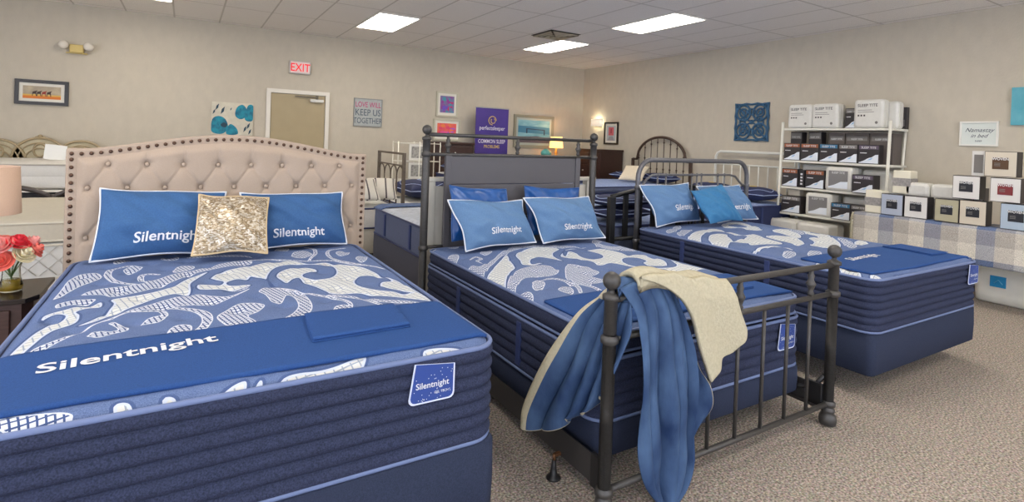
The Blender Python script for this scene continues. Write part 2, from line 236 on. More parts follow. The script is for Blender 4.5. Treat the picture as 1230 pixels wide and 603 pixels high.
def ceiling_mat():
    m = pm('ceiling_tile', (244, 240, 236), .9, noise=.04, nscale=150); nt = m.node_tree; b = nt.nodes['Principled BSDF']; L = nt.links
    src = b.inputs['Base Color'].links[0].from_socket
    tc = nt.nodes.new('ShaderNodeTexCoord'); sp = nt.nodes.new('ShaderNodeSeparateXYZ'); L.new(tc.outputs['Object'], sp.inputs[0])
    X = mathn(nt, 'ADD', sp.outputs[0], U0+T*40+.012); Y = mathn(nt, 'ADD', sp.outputs[1], V0+2*T*20+.012)
    g = gridlines(nt, X, Y, T, 2*T, .022)
    v = nt.nodes.new('ShaderNodeTexNoise'); v.inputs['Scale'].default_value = 260; v.inputs['Detail'].default_value = 1; L.new(tc.outputs['Object'], v.inputs['Vector'])
    sp2 = mathn(nt, 'GREATER_THAN', v.outputs[0], .60)
    c0 = mixc(nt, mathn(nt, 'MULTIPLY', sp2, .35), src, (*lin((150, 142, 136)), 1))
    c = mixc(nt, g, c0, (*lin((205, 200, 194)), 1))
    L.new(c, b.inputs['Base Color'])
    bp = nt.nodes.new('ShaderNodeBump'); bp.inputs['Strength'].default_value = .6; bp.inputs['Distance'].default_value = .012
    bp.invert = True; L.new(g, bp.inputs['Height']); L.new(bp.outputs[0], b.inputs['Normal'])
    return m
def wall_mat(n, rgb):
    return pm(n, rgb, .85, noise=.035, nscale=9, bump=.5, bscale=55, stretch=(1, 1, .6))
def top_mat(name='quilt_pattern'):
    m = pm(name, (108, 134, 184), .8, noise=.01); nt = m.node_tree; b = nt.nodes['Principled BSDF']; L = nt.links
    tc = nt.nodes.new('ShaderNodeTexCoord')
    wn = nt.nodes.new('ShaderNodeTexNoise'); wn.inputs['Scale'].default_value = 4; L.new(tc.outputs['Object'], wn.inputs['Vector'])
    va = nt.nodes.new('ShaderNodeVectorMath'); va.operation = 'MULTIPLY_ADD'; L.new(wn.outputs[1], va.inputs[0]); va.inputs[1].default_value = (.02,)*3; L.new(tc.outputs['Object'], va.inputs[2])
    sp = nt.nodes.new('ShaderNodeSeparateXYZ'); L.new(va.outputs[0], sp.inputs[0])
    u = mathn(nt, 'ADD', mathn(nt, 'MULTIPLY', sp.outputs[0], .97), mathn(nt, 'MULTIPLY', sp.outputs[1], .25))
    v = mathn(nt, 'ADD', mathn(nt, 'MULTIPLY', sp.outputs[1], .97), mathn(nt, 'MULTIPLY', sp.outputs[0], -.25))
    gW = gridlines(nt, mathn(nt, 'ADD', u, 20), mathn(nt, 'ADD', v, 20), .027, .027, .0045)
    gG = gridlines(nt, mathn(nt, 'ADD', u, 20), mathn(nt, 'ADD', v, 20), .0165, .0185, .0048)
    aw = nt.nodes.new('ShaderNodeAttribute'); aw.attribute_name = 'sw'; ag = nt.nodes.new('ShaderNodeAttribute'); ag.attribute_name = 'sg'
    W, G = aw.outputs['Fac'], ag.outputs['Fac']
    # base weave
    st = nt.nodes.new('ShaderNodeTexNoise'); st.inputs['Scale'].default_value = 420; L.new(tc.outputs['Object'], st.inputs['Vector'])
    rp = nt.nodes.new('ShaderNodeMapRange'); rp.inputs[1].default_value = .35; rp.inputs[2].default_value = .65; L.new(st.outputs[0], rp.inputs[0])
    base = mixc(nt, rp.outputs[0], (*lin((76, 95, 136)), 1), (*lin((108, 127, 168)), 1))
    white = (*lin((206, 212, 224)), 1)
    inG = mathn(nt, 'LESS_THAN', G, -.001); cG = mathn(nt, 'LESS_THAN', G, -.0055)
    cg = mixc(nt, mathn(nt, 'MULTIPLY', cG, gG), white, (*lin((62, 82, 128)), 1))
    c = mixc(nt, inG, base, cg)
    # darker outline round the solid leaves
    ol = mathn(nt, 'LESS_THAN', W, .009); c = mixc(nt, mathn(nt, 'MULTIPLY', ol, .8), c, (*lin((66, 86, 130)), 1))
    inW = mathn(nt, 'LESS_THAN', W, 0); cW = mathn(nt, 'LESS_THAN', W, -.0075)
    cream = mixc(nt, gW, (*lin((208, 210, 208)), 1), (*lin((146, 158, 176)), 1))
    c = mixc(nt, inW, c, mixc(nt, cW, (*lin((196, 206, 224)), 1), cream))
    L.new(c, b.inputs['Base Color'])
    bp = nt.nodes.new('ShaderNodeBump'); bp.inputs['Strength'].default_value = .35; bp.inputs['Distance'].default_value = .004
    hb = mathn(nt, 'ADD', mathn(nt, 'MAXIMUM', inG, inW), mathn(nt, 'MULTIPLY', st.outputs[0], .5)); L.new(hb, bp.inputs['Height']); L.new(bp.outputs[0], b.inputs['Normal'])
    b.inputs['Specular IOR Level'].default_value = .2
    return m
U0, V0 = 1.9468-3*T, .165
NAVY = pm('navy_knit', (51, 57, 80), .9, noise=.40, nscale=230, bump=.5, bscale=350, spec=.15)
NAVYBOX = pm('navy_box_cloth', (47, 54, 74), .9, noise=.18, nscale=220, bump=.3, bscale=400, spec=.15)
PIPE = pm('blue_piping', (104, 120, 160), .55, spec=.4)
DKPIPE = pm('dark_piping', (38, 48, 92), .5)
STRAP = pm('strap_navy', (44, 58, 104), .7)
TOPM = top_mat()
RUNNER = pm('runner_blue', (46, 78, 134), .85, noise=.12, nscale=260, bump=.35, bscale=420, spec=.15)
PILB = pm('pillow_blue', (94, 126, 164), .8, noise=.08, nscale=130, bump=.35, bscale=260, spec=.2)
PILB1 = pm('pillow_denim', (60, 96, 142), .8, noise=.08, nscale=130, bump=.35, bscale=260, spec=.2)
TEAL = pm('pillow_azure', (48, 112, 158), .75, noise=.08, nscale=90, bump=.3)
ROYAL = pm('pillow_royal_satin', (12, 74, 140), .35, noise=.1, nscale=18, sheen=.3)
WHITE = pm('white_thread', (216, 220, 228), .7)
IRON = pm('charcoal_iron', (72, 70, 68), .42, metal=.35, noise=.12, nscale=60, bump=.15, bscale=300)
PANEL = pm('charcoal_panel', (82, 80, 84), .5, noise=.12, nscale=260, bump=.2, bscale=300)
BLACK = pm('black_metal', (24, 24, 26), .45)
BRASS = pm('bronze_nail', (92, 70, 58), .3, metal=.8)
LINEN = pm('beige_linen', (172, 155, 139), .85, noise=.05, nscale=240, bump=.3, bscale=500, spec=.2)
CREAM = pm('cream', (210, 203, 186), .7)
OFFW = pm('off_white_ticking', (214, 210, 202), .8, noise=.03, nscale=80, bump=.3, bscale=120)
DARKW = pm('espresso_wood', (62, 40, 34), .4, noise=.25, nscale=14, stretch=(1, 1, 8))
BLKW = pm('black_glass_top', (34, 28, 28), .18)
WHMETAL = pm('white_metal', (226, 226, 218), .45)
# ================================================================ room shell
def struct(name, mb, m, **k):
    o = mb.build(name, m, **k); o['kind'] = 'structure'; return o
XL, YF = -13.4, -15.0
struct('floor', MB().box((XL-.1, YF-.1, -.1), (.1, .1, 0)), carpet())
struct('ceiling', MB().box((XL-.1, YF-.1, H), (.1, .1, H+.1)), ceiling_mat())
WM = wall_mat('wallpaper', (196, 187, 170))
struct('wall_back', MB().box((XL-.1, 0, 0), (.1, .12, H)), WM)
struct('wall_right', MB().box((0, YF-.1, 0), (.12, 0, H)), WM)
wl = MB().box((XL-.12, YF-.1, 0), (XL, 0, .45)).box((XL-.12, YF-.1, 2.85), (XL, 0, H)); LX = [-14.0, -11.0, -10.6, -7.6, -7.2, -4.2]
wl.box((XL-.12, YF-.1, .45), (XL, LX[0], 2.85)).box((XL-.12, LX[5], .45), (XL, 0, 2.85))
for k in (1, 3): wl.box((XL-.12, LX[k], .45), (XL, LX[k+1], 2.85))
struct('wall_left', wl, WM)
fw_mb = MB().box((XL, YF-.12, 0), (0, YF, .45)).box((XL, YF-.12, 2.85), (0, YF, H))
WX = [-13.0, -9.9, -9.6, -6.5, -6.2, -3.1, -2.8, -.4]
fw_mb.box((XL, YF-.12, .45), (WX[0], YF, 2.85)).box((WX[7], YF-.12, .45), (0, YF, 2.85))
for k in (1, 3, 5): fw_mb.box((WX[k], YF-.12, .45), (WX[k+1], YF, 2.85))
struct('wall_front', fw_mb, WM)
FILL_PANE = pm('fill_light_pane', (226, 236, 255), .3, emit=FILL_STRENGTH); WFR = pm('window_alu', (120, 116, 110), .4, metal=.6)
for k in range(4):                      # made-up windows behind the viewer, added as fill for ceiling and walls
    a, b = WX[2*k], WX[2*k+1]
    w_ = struct('window_%d' % (k+1), MB().box((a, YF-.05, .45), (b, YF-.03, 2.85)), FILL_PANE)
    MB().box((a, YF-.09, .45), (a+.05, YF, 2.85)).box((b-.05, YF-.09, .45), (b, YF, 2.85)).box((a, YF-.09, .45), (b, YF, .5)).box((a, YF-.09, 2.8), (b, YF, 2.85)).box(((a+b)/2-.025, YF-.09, .5), ((a+b)/2+.025, YF, 2.8)).build('window_frame', WFR, w_)
BBM = pm('vinyl_base', (92, 80, 70), .6)
struct('baseboard_back', MB().box((XL, -.012, 0), (-6.74, 0, .1)).box((-5.67, -.012, 0), (0, 0, .1)), BBM)
struct('baseboard_right', MB().box((-.012, YF, 0), (0, -.012, .1)), BBM)
for k in range(3):  # more invented glowing windows, in the unseen left wall, to brighten the right wall
    a, b = LX[2*k], LX[2*k+1]
    w_ = struct('window_%d' % (k+5), MB().box((XL-.05, a, .45), (XL-.03, b, 2.85)), FILL_PANE)
    MB().box((XL-.09, a, .45), (XL, a+.05, 2.85)).box((XL-.09, b-.05, .45), (XL, b, 2.85)).box((XL-.09, a, .45), (XL, b, .5)).box((XL-.09, a, 2.8), (XL, b, 2.85)).box((XL-.09, (a+b)/2-.025, .5), (XL, (a+b)/2+.025, 2.8)).build('window_frame', WFR, w_)
# door
DRM = pm('door_paint', (170, 154, 120), .5, noise=.03, nscale=5); DFM = pm('door_frame_white', (226, 220, 208), .5)
dr = MB().box((-6.64, -.03, .01), (-5.765, -.002, 2.19)).build('door_1', DRM, bevel=.003); dr['kind'] = 'structure'
MB().box((-6.71, -.05, 0), (-6.645, 0, 2.265)).box((-5.76, -.05, 0), (-5.695, 0, 2.265)).box((-6.645, -.05, 2.2), (-5.76, 0, 2.265)).build('door_frame', DFM, dr)
MB().box((-6.02, -.10, 2.075), (-5.80, -.03, 2.125), ).build('door_closer', pm('closer_silver', (214, 212, 204), .4), dr, bevel=.008)
MB().box((-6.27, -.075, 2.15), (-5.90, -.055, 2.17)).box((-5.93, -.08, 2.12), (-5.89, -.05, 2.19)).build('closer_arm', pm('closer_dark', (96, 88, 70), .4), dr)
MB().lathe([(.03, 0), (.03, -.02), (.014, -.03), (.014, -.05), (.03, -.06), (.03, -.08), (.01, -.09)], (-6.56, -.03, 1.0), ax='y').build('door_knob', pm('closer_silver', (214, 212, 204), .4), dr)
# ceiling lights
LENS = pm('lit_diffuser', (255, 246, 232), .5, emit=LIGHT_STRENGTH); TRF = pm('troffer_frame', (232, 228, 222), .5)
lights = [(-2.555, -3.80, 'long lit ceiling panel nearest the right-hand wall'), (-2.555, -1.36, 'lit ceiling panel nearest the room corner, beside the air vent'), (-5.603, -1.27, 'lit ceiling panel above the carved sign, left of the other two'),
          (-8.65, -1.2, 'lit ceiling panel cut by the top edge above the floral canvas')]
# the same rows go on over and behind the viewer
for x in (-2.55, -5.6, -8.65, -11.7):
    for y in (-6.85, -9.9, -13.0): lights.append((x, y, None))
lights += [(-11.7, -3.7, None)]
lp = None
for x, y, lab in lights:
    if lp is None:
        t = thing('ceiling_light', lab, 'ceiling light', (x, y, H-.012), 'ceiling lights')
        a, b = T, 2*T
        MB().box((0, 0, -.004), (a, .018, .011)).box((0, -b, -.004), (a, -b+.018, .011)).box((0, -b, -.004), (.018, 0, .011)).box((a-.018, -b, -.004), (a, 0, .011)).build('light_frame', TRF, t)
        MB().box((.018, -b+.018, .0), (a-.018, -.018, .008)).build('diffuser', LENS, t)
        for o in [t]: o.location = (x, y, H-.012)
        lp = t
    else:
        t = copy_tree(lp); t.location = (x, y, H-.012)
        t['label'] = lab or 'lit ceiling panel outside the photo, behind or above the viewer'
# vents
t = wthing('air_vent', 'square metal air vent in the ceiling beside the corner light', 'vent', (-2.85, -2.83, H-.02))
VM = pm('vent_metal', (176, 166, 146), .5); VD = pm('vent_dark', (70, 66, 58), .7)
MB().box((-3.13, -3.11, H-.01), (-2.57, -2.55, H-.002)).build('backing', VD, t)
for k in range(4):
    i = .02+k*.065
    m_ = MB(); x0, x1, y0, y1 = -3.13+i, -2.57-i, -3.11+i, -2.55-i; zz = H-.03-.006*k
    for a, b in (((x0, y0), (x1, y0+.03)), ((x0, y1-.03), (x1, y1)), ((x0, y0), (x0+.03, y1)), ((x1-.03, y0), (x1, y1))): m_.box((*a, zz), (*b, zz+.012+.006*k))
    m_.build('louver', VM, t)
# exit sign
t = wthing('exit_sign', 'white exit sign with red EXIT letters above the door', 'exit sign', (-6.197, 0, 2.5))
MB().box((-6.37, -.06, 2.545), (-6.03, 0, 2.765)).build('housing', pm('sign_grey', (196, 188, 184), .4), t, bevel=.008)
MB().box((-6.352, -.064, 2.562), (-6.048, -.058, 2.748)).build('face_plate', pm('sign_face', (238, 214, 210), .4), t)
text_on(MB(), 'EXIT', (-6.2, -.066, 2.588), (1, 0, 0), (0, 0, 1), .19, .012, sx=.82).build('lettering', pm('exit_red', (226, 40, 52), .4, emit=.5), t)
# emergency light
t = wthing('emergency_light', 'yellowed emergency light with two round lamp heads high on the wall', 'emergency light', (-9.2, 0, 2.55))
MB().box((-9.29, -.09, 2.555), (-9.13, 0, 2.67)).build('battery_box', pm('aged_yellow', (206, 182, 112), .5), t, bevel=.01)
for sx in (-1, 1):
    MB().lathe([(.03, 0), (.055, -.02), (.06, -.07), (.05, -.085), (.02, -.09)], (-9.21+sx*.14, -.05, 2.65), ax='y').build('lamp_head', pm('lamp_white', (214, 206, 192), .35), t)
MB().box((-9.33, -.06, 2.545), (-9.09, -.01, 2.56)).build('mounting_tray', pm('aged_yellow', (206, 182, 112), .5), t)
# ================================================================ mattresses and bases
def rrpath(x0, x1, y0, y1, r, n=6, off=0, step=.12):
    """points (x, y, nx, ny) round a rounded rectangle"""
    P = []
    cs = [(x1-r, y0+r, -90), (x1-r, y1-r, 0), (x0+r, y1-r, 90), (x0+r, y0+r, 180)]
    for i, (cx, cy, a0) in enumerate(cs):
        for k in range(n+1):
            a = math.radians(a0+90*k/n); P.append((cx+r*math.cos(a), cy+r*math.sin(a), math.cos(a), math.sin(a)))
        nx = cs[(i+1) % 4]; a = math.radians(a0+90); bx, by = nx[0]+r*math.cos(a), nx[1]+r*math.sin(a)
        ax_, ay_ = P[-1][0], P[-1][1]; d = math.hypot(bx-ax_, by-ay_); m = max(1, int(d/step))
        for k in range(1, m): P.append((ax_+(bx-ax_)*k/m, ay_+(by-ay_)*k/m, math.cos(a), math.sin(a)))
    return P
def skin(mb, path, prof, mi=0, cap_b=True, cap_t=True):
    n = len(path); V = []
    for o, z in prof:
        for x, y, nx, ny in path: V.append((x+nx*o, y+ny*o, z))
    F = [(i*n+j, i*n+(j+1) % n, (i+1)*n+(j+1) % n, (i+1)*n+j) for i in range(len(prof)-1) for j in range(n)]
    mb.add(V, F, mi, True); b = len(mb.v)-len(V)
    if cap_b: mb.f.append(tuple(b+j for j in range(n))[::-1]); mb.m.append(mi); mb.sm.append(False)
    if cap_t: mb.f.append(tuple(b+(len(prof)-1)*n+j for j in range(n))); mb.m.append(mi); mb.sm.append(False)
    return mb
def piping(x0, x1, y0, y1, r, z, rad, out=.004):
    p = rrpath(x0, x1, y0, y1, r, 8, step=.2)
    return MB().tube([(x+nx*out, y+ny*out, z) for x, y, nx, ny in p], rad, 8, closed=True)
def channel_prof(z0, z1, n, amp):
    pr = []
    for k in range(n):
        a = z0+(z1-z0)*k/n; b = z0+(z1-z0)*(k+1)/n
        for t in (0, .04, .14, .32, .5, .68, .86, .96): pr.append((amp*(math.sin(math.pi*t)**.6 if t else 0), a+(b-a)*t))
    pr.append((0, z1)); return pr
def catmull(P, closed, k=7):
    P = np.array(P, float).reshape(-1, 2); n = len(P); out = []
    rng = range(n) if closed else range(n-1)
    for i in rng:
        if closed: a, b, c, d = P[i-1], P[i], P[(i+1) % n], P[(i+2) % n]
        else: a, b, c, d = P[max(i-1, 0)], P[i], P[i+1], P[min(i+2, n-1)]
        for t in np.arange(k)/k:
            out.append(.5*((2*b)+(c-a)*t+(2*a-5*b+4*c-d)*t*t+(3*b-a-3*c+d)*t**3))
    if not closed: out.append(P[-1])
    return np.array(out)
def pattern_fields(pat, U, V):
    """signed distances (metres) of the woven pattern at fabric coordinates"""
    W = np.full(U.shape, .2); G = np.full(U.shape, .2); Q = np.stack([U, V], 1)
    for kind, w, pts in pat:
        P = catmull(np.array(pts)/1000., not w)
        lo, hi = P.min(0)-.08, P.max(0)+.08
        sel = (Q[:, 0] > lo[0]) & (Q[:, 0] < hi[0]) & (Q[:, 1] > lo[1]) & (Q[:, 1] < hi[1]); q = Q[sel]
        if not len(q): continue
        A = P; B = np.roll(P, -1, 0)
        if w: A = P[:-1]; B = P[1:]
        ab = B-A; L = (ab**2).sum(1)+1e-12
        d = q[:, None]-A[None]; t = np.clip((d*ab[None]).sum(2)/L, 0, 1); e = d-ab[None]*t[..., None]
        dd = (e**2).sum(2); idx = dd.argmin(1); dist = np.sqrt(dd[np.arange(len(q)), idx])
        if w:
            s = (idx+t[np.arange(len(q)), idx])/len(A); sd = dist-w/2000.*(.35+.65*np.sin(np.pi*np.clip(s, .08, .92))**.5)
        else:
            x, y = q[:, 0:1], q[:, 1:2]; c = ((A[:, 1] > y) != (B[:, 1] > y)) & (x < (B[:, 0]-A[:, 0])*(y-A[:, 1])/(B[:, 1]-A[:, 1]+1e-15)+A[:, 0])
            sd = np.where(c.sum(1) % 2, -dist, dist)
        if kind == 'W': W[sel] = np.minimum(W[sel], sd)
        elif kind == 'G': G[sel] = np.minimum(G[sel], sd)
        else: W[sel] = np.maximum(W[sel], -sd); G[sel] = np.maximum(G[sel], -sd)
    return W, G
def top_surface(x0, x1, y0, y1, r, zt, crown, tuft=.0, step=.02, edge=.05, lip=.02, seed=0):
    nx, ny = int((x1-x0)/step), int((y1-y0)/step)
    rnd = np.random.RandomState(seed)
    u = np.linspace(0, 1, nx+1); v = np.linspace(0, 1, ny+1); UU, VV = np.meshgrid(u, v)
    X = x0+(x1-x0)*UU; Y = y0+(y1-y0)*VV
    # corner rounding
    for cx, sx in ((x0+r, -1), (x1-r, 1)):
        for cy, sy in ((y0+r, -1), (y1-r, 1)):
            a = (X-cx)*sx; b = (Y-cy)*sy; m = (a > 0) & (b > 0); h = np.hypot(a, b)+1e-9; k = np.where(m, np.maximum(a, b)/h, 1)
            X = np.where(m, cx+sx*a*k, X); Y = np.where(m, cy+sy*b*k, Y)
    d = np.minimum(np.minimum(UU, 1-UU)*(x1-x0), np.minimum(VV, 1-VV)*(y1-y0))
    e = np.clip(1-d/edge, 0, 1)
    Z = zt-lip*e**2.2+crown*(1-(2*UU-1)**4)*(1-(2*VV-1)**4)
    if tuft:
        tx = (X-x0)/.17; ty = (Y-y0)/.17; row = np.round(ty); fx = tx-np.round(tx-.5*(row % 2))-.5*(row % 2); fy = ty-row
        Z -= tuft*np.exp(-(fx**2+fy**2)/.035)*np.clip(d/.08, 0, 1)
        ph = rnd.rand(6)*6; Z += .0025*np.sin(X*14+ph[0]+2*np.sin(Y*5))*np.sin(Y*11+ph[1])
    return X, Y, Z
def mattress(name, label, B, z, corner=.09, body=NAVY, pipe=PIPE, top=TOPM, pat=None, chans=6, amp=.009, crown=.012, pillowtop=0, handles=(), grp=None, tuft=.014, tagat=None, seed=0, endbar=None, step=.012):
    x0, x1, y0, y1 = B; z0, z1 = z
    t = wthing(name, label, 'mattress', ((x0+x1)/2, (y0+y1)/2, z0), grp)
    zb = z1 if not pillowtop else z1-pillowtop-.018
    p = rrpath(x0, x1, y0, y1, corner, 8, step=.15)
    skin(MB(), p, channel_prof(z0+.004, zb-.004, chans, amp)).build('side_panel', body, t)
    piping(x0, x1, y0, y1, corner, z0+.006, .009, .006).build('bottom_piping', pipe, t)
    piping(x0, x1, y0, y1, corner, zb-.002, .009, .006).build('top_piping' if not pillowtop else 'seam_piping', pipe, t)
    if pillowtop:
        skin(MB(), rrpath(x0+.008, x1-.008, y0+.008, y1-.008, corner, 8, step=.15), [(-.02, zb-.001), (-.012, zb+.014), (.004, zb+.02), (.014, zb+.018+pillowtop*.5), (.004, z1)]).build('pillow_top_border', body, t)
        piping(x0+.008, x1-.008, y0+.008, y1-.008, corner, z1, .009, .006).build('top_piping', pipe, t)
        piping(x0+.008, x1-.008, y0+.008, y1-.008, corner, zb+.02, .007, .006).build('lower_piping', pipe, t)
    X, Y, Z = top_surface(x0+.004, x1-.004, y0+.004, y1-.004, corner, z1+.014, crown, tuft, step=step, seed=seed)
    ny, nx = X.shape; mb = MB()
    mb.v = list(zip(X.ravel().tolist(), Y.ravel().tolist(), Z.ravel().tolist()))
    for j in range(ny-1):
        for i in range(nx-1): a = j*nx+i; mb.f.append((a, a+1, a+nx+1, a+nx)); mb.m.append(0); mb.sm.append(True)
    o = mb.build('quilted_top', top, t, weld=False)
    if pat:
        W, G = pattern_fields(pat, X.ravel()-x0, y1-Y.ravel())
        for nm, arr in (('sw', W), ('sg', G)):
            at = o.data.attributes.new(nm, 'FLOAT', 'POINT'); at.data.foreach_set('value', arr.astype(np.float32))
    for hx, hy, ax in handles:
        m_ = MB()
        if ax == 'x': m_.box((hx-.018, hy-.021, z0+.03), (hx-.002, hy+.021, zb-.02))
        else: m_.box((hx-.021, hy-.018, z0+.03), (hx+.021, hy-.002, zb-.02))
        m_.build('side_handle', STRAP, t, bevel=.004)
    if tagat:
        tx, w, h, zt = tagat; yy = y0-.024
        q = MB(); n = 10; r = .018
        def rr(w, h, r, o=(0, 0)):
            return [(o[0]+cx+r*math.cos(math.radians(a)), o[1]+cy+r*math.sin(math.radians(a))) for cx, cy, a0 in ((w/2-r, -h+r, -90), (w/2-r, -.001, 0), (-w/2+r, -.001, 90), (-w/2+r, -h+r, 180)) for a in ([a0+30*k for k in range(4)] if a0 in (-90, 180) else [a0])]
        fr = lambda a, b, c: (tx+a, yy-c-.0+.006*0, zt+b)
        q.prism(rr(w, h, r), -.002, .002, fr=fr)
        g = q.build('hang_tag', pm('tag_rim', (206, 214, 240), .6), t)
        inner = [(x*.93, y*.95) for x, y in rr(w, h, r)]
        MB().prism(inner, .002, .003, fr=fr).build('tag_field', pm('tag_navy', (36, 66, 140), .6), g, off=t.location)
        text_on(MB(), 'Silentnight', (tx, yy-.003, zt-h*.56), (1, 0, 0), (0, 0, 1), w*.175, .012, lift=.002).build('lettering', WHITE, g, off=t.location)
        text_on(MB(), 'GEL TECH', (tx+w*.2, yy-.003, zt-h*.76), (1, 0, 0), (0, 0, 1), w*.07, .01, lift=.002).build('lettering', WHITE, g, off=t.location)
        st = MB(); rg = random.Random(3)
        for k in range(34):
            a = rg.uniform(-.43, .43)*w; b = -h*rg.choice([rg.uniform(.06, .36), rg.uniform(.62, .92)]); s_ = w*.008
            st.add([(tx+a-s_, yy-.0045, zt+b-s_), (tx+a+s_, yy-.0045, zt+b-s_), (tx+a+s_, yy-.0045, zt+b+s_), (tx+a-s_, yy-.0045, zt+b+s_)], [(0, 1, 2, 3)])
        st.build('star_dots', WHITE, g, off=t.location)
    return t
def box_base(name, label, B, z, m=NAVYBOX, corner=.05, grp=None, pipe=None, legs=True):
    x0, x1, y0, y1 = B; z0, z1 = z
    t = wthing(name, label, 'box spring', ((x0+x1)/2, (y0+y1)/2, 0), grp)
    skin(MB(), rrpath(x0, x1, y0, y1, corner, 6, step=.2), [(-.012, z0), (0, z0+.012), (.004, (z0+z1)/2), (0, z1-.012), (-.012, z1)]).build('fabric_case', m, t)
    # low steel support under it
    if legs:
        f = MB(); a, b, c, d = x0+.12, x1-.12, y0+.2, y1-.12
        f.box((a, c, z0-.03), (a+.035, d, z0)).box((b-.035, c, z0-.03), (b, d, z0)).box((a, c+.1, z0-.03), (b, c+.135, z0)).box((a, d-.1, z0-.03), (b, d-.065, z0))
        f.build('support_rail', BLACK, t)
        for lx in (a+.018, b-.018):
            for ly in (c+.117, d-.08):
                MB().lathe([(.016, z0-.03), (.016, .03), (.03, .02), (.032, 0)][::-1], (lx, ly, 0), 12).build('leg', BLACK, t)
    return t
B1 = (-8.335, -6.86, -8.215, -6.225)
box_base('box_spring', 'dark navy box spring under the mattress nearest the camera', (-8.325, -6.85, -8.225, -6.225), (.17, .452))
mattress('mattress', 'navy mattress with pale scroll-patterned top in front of the tufted beige headboard', B1, (.452, .79), pat=PAT1, step=.008, chans=7, amp=.017, tagat=(-7.12, .163, .117, .763), seed=1)
B2 = (-6.3, -4.80, -8.13, -6.17)
box_base('box_spring', 'dark navy box spring inside the charcoal metal bed frame', (-6.29, -4.79, -8.13, -6.17), (.155, .315), legs=False)
mattress('mattress', 'navy pillow-top mattress inside the metal bed frame with the draped throw', B2, (.318, .70), pat=PAT2, chans=5, amp=.014, pillowtop=.088, handles=[(-6.302, -6.76, 'x'), (-6.302, -7.5, 'x')], tagat=(-4.98, .155, .13, .565), seed=2)
B3 = (-4.22, -2.70, -8.235, -6.2)
box_base('box_spring', 'dark navy box spring at the far right, overhanging a dark shadow', (-4.215, -2.70, -8.24, -6.2), (.155, .418))
mattress('mattress', 'navy mattress with scroll-patterned top in front of the shelving, rightmost large one', B3, (.42, .755), pat=PAT3, chans=7, amp=.015, handles=[(-4.222, -6.75, 'x'), (-4.222, -7.53, 'x')], tagat=(-2.84, .17, .13, .73), seed=3, pipe=PIPE)
# ================================================================ foot runners and folded covers
def runner(name, label, x0, x1, ya, yb, bed, zt, over=.0, text=None, seed=0, slant=(0, 0)):
    """cloth lying over the foot end: ya = front edge, yb = back edge"""
    t = wthing(name, label, 'bed runner', ((x0+x1)/2, (ya+yb)/2, zt))
    rg = np.random.RandomState(seed); ph = rg.rand(4)*6
    bx0, bx1, by0, by1 = bed; r = .09
    def hgt(x, y):
        d = min(x-bx0, bx1-x, y-by0); e = max(0, 1-d/.05)
        uu = (x-bx0)/(bx1-bx0); vv = (y-by0)/(by1-by0)
        return zt+.014+.012*max(0, 1-(2*uu-1)**4)*max(0, 1-(2*vv-1)**4)-.02*min(1, e)**2.2+.006+.002*math.sin(x*9+ph[0])*math.sin(y*13+ph[1])
    def fn(u, v):
        x = x0+(x1-x0)*u; y = ya+(yb-ya)*v+slant[0]*(u-.5)+.008*math.sin(u*7+ph[2])*(1-v)+slant[1]*math.sin(math.pi*u)
        return (x, y, hgt(x, y))
    b = MB().grid(fn, 70, 24); o = b.build('cloth_body', RUNNER, t, solid=.012)
    if text:
        tx, ty, sz, rot = text; c, s_ = math.cos(rot), math.sin(rot)
        def fn2(x, y):
            X = tx+x*c-y*s_; Y = ty+x*s_+y*c; return (X, Y, hgt(X, Y)+.0085)
        text_on(MB(), 'Silentnight', None, None, None, sz, .016, 'CENTER', fn=fn2, sub=1, sx=1.12).build('lettering', WHITE, t)
    return t, hgt
r1, h1 = runner('bed_runner', 'deep blue runner lettered in white across the foot of the bed nearest the camera', -8.325, -6.875, -8.165, -7.73, B1, .79, text=(-7.965, -7.905, .098, .10), seed=1, slant=(.0, .0))
r2, h2 = runner('bed_runner', 'deep blue runner mostly hidden behind the draped throw', -6.27, -4.83, -8.08, -7.66, B2, .70, seed=2)
r3, h3 = runner('bed_runner', 'deep blue runner lettered in white on the rightmost large mattress', -4.14, -2.66, -8.19, -7.72, B3, .755, text=(-3.68, -7.93, .088, .04), seed=3)
def folded(name, label, pts, hf, th=.014):
    """folded cover: bilinear quad of room x, y corners BL, BR, TR, TL"""
    cx = sum(p[0] for p in pts)/4; cy = sum(p[1] for p in pts)/4
    t = wthing(name, label, 'folded cover', (cx, cy, hf(cx, cy)))
    for k in range(2):
        ins = .004*k
        def side(u, v, top):
            u = ins+(1-2*ins)*u; v = ins+(1-2*ins)*v
            x = (pts[0][0]*(1-u)+pts[1][0]*u)*(1-v)+(pts[3][0]*(1-u)+pts[2][0]*u)*v
            y = (pts[0][1]*(1-u)+pts[1][1]*u)*(1-v)+(pts[3][1]*(1-u)+pts[2][1]*u)*v
            e = min(u, 1-u, v, 1-v)/.06; e = min(1, e)
            zz = hf(x, y)+.0065+k*(th/2+.001); return (x, y, zz+(th/2*(.5+.5*e**.5) if top else 0))
        m_ = MB().grid(lambda u, v: side(u, v, True), 20, 12).grid(lambda u, v: side(u, 1-v, False), 20, 12)
        n = 20
        for (f, g) in (((lambda s: (s, 0)), 1), ((lambda s: (1, s)), 1), ((lambda s: (1-s, 1)), 1), ((lambda s: (0, 1-s)), 1)):
            V = []; 
            for i in range(n+1): a = f(i/n); V.append(side(*a, False)); V.append(side(*a, True))
            m_.add(V, [(2*i, 2*i+2, 2*i+3, 2*i+1) for i in range(n)], 0, True)
        m_.build('folded_layer', RUNNER, t)
    return t
folded('folded_cover', 'folded deep blue cover lying on the runner nearest the camera', [(-7.462, -8.015), (-7.115, -8.01), (-7.09, -7.74), (-7.442, -7.745)], h1)
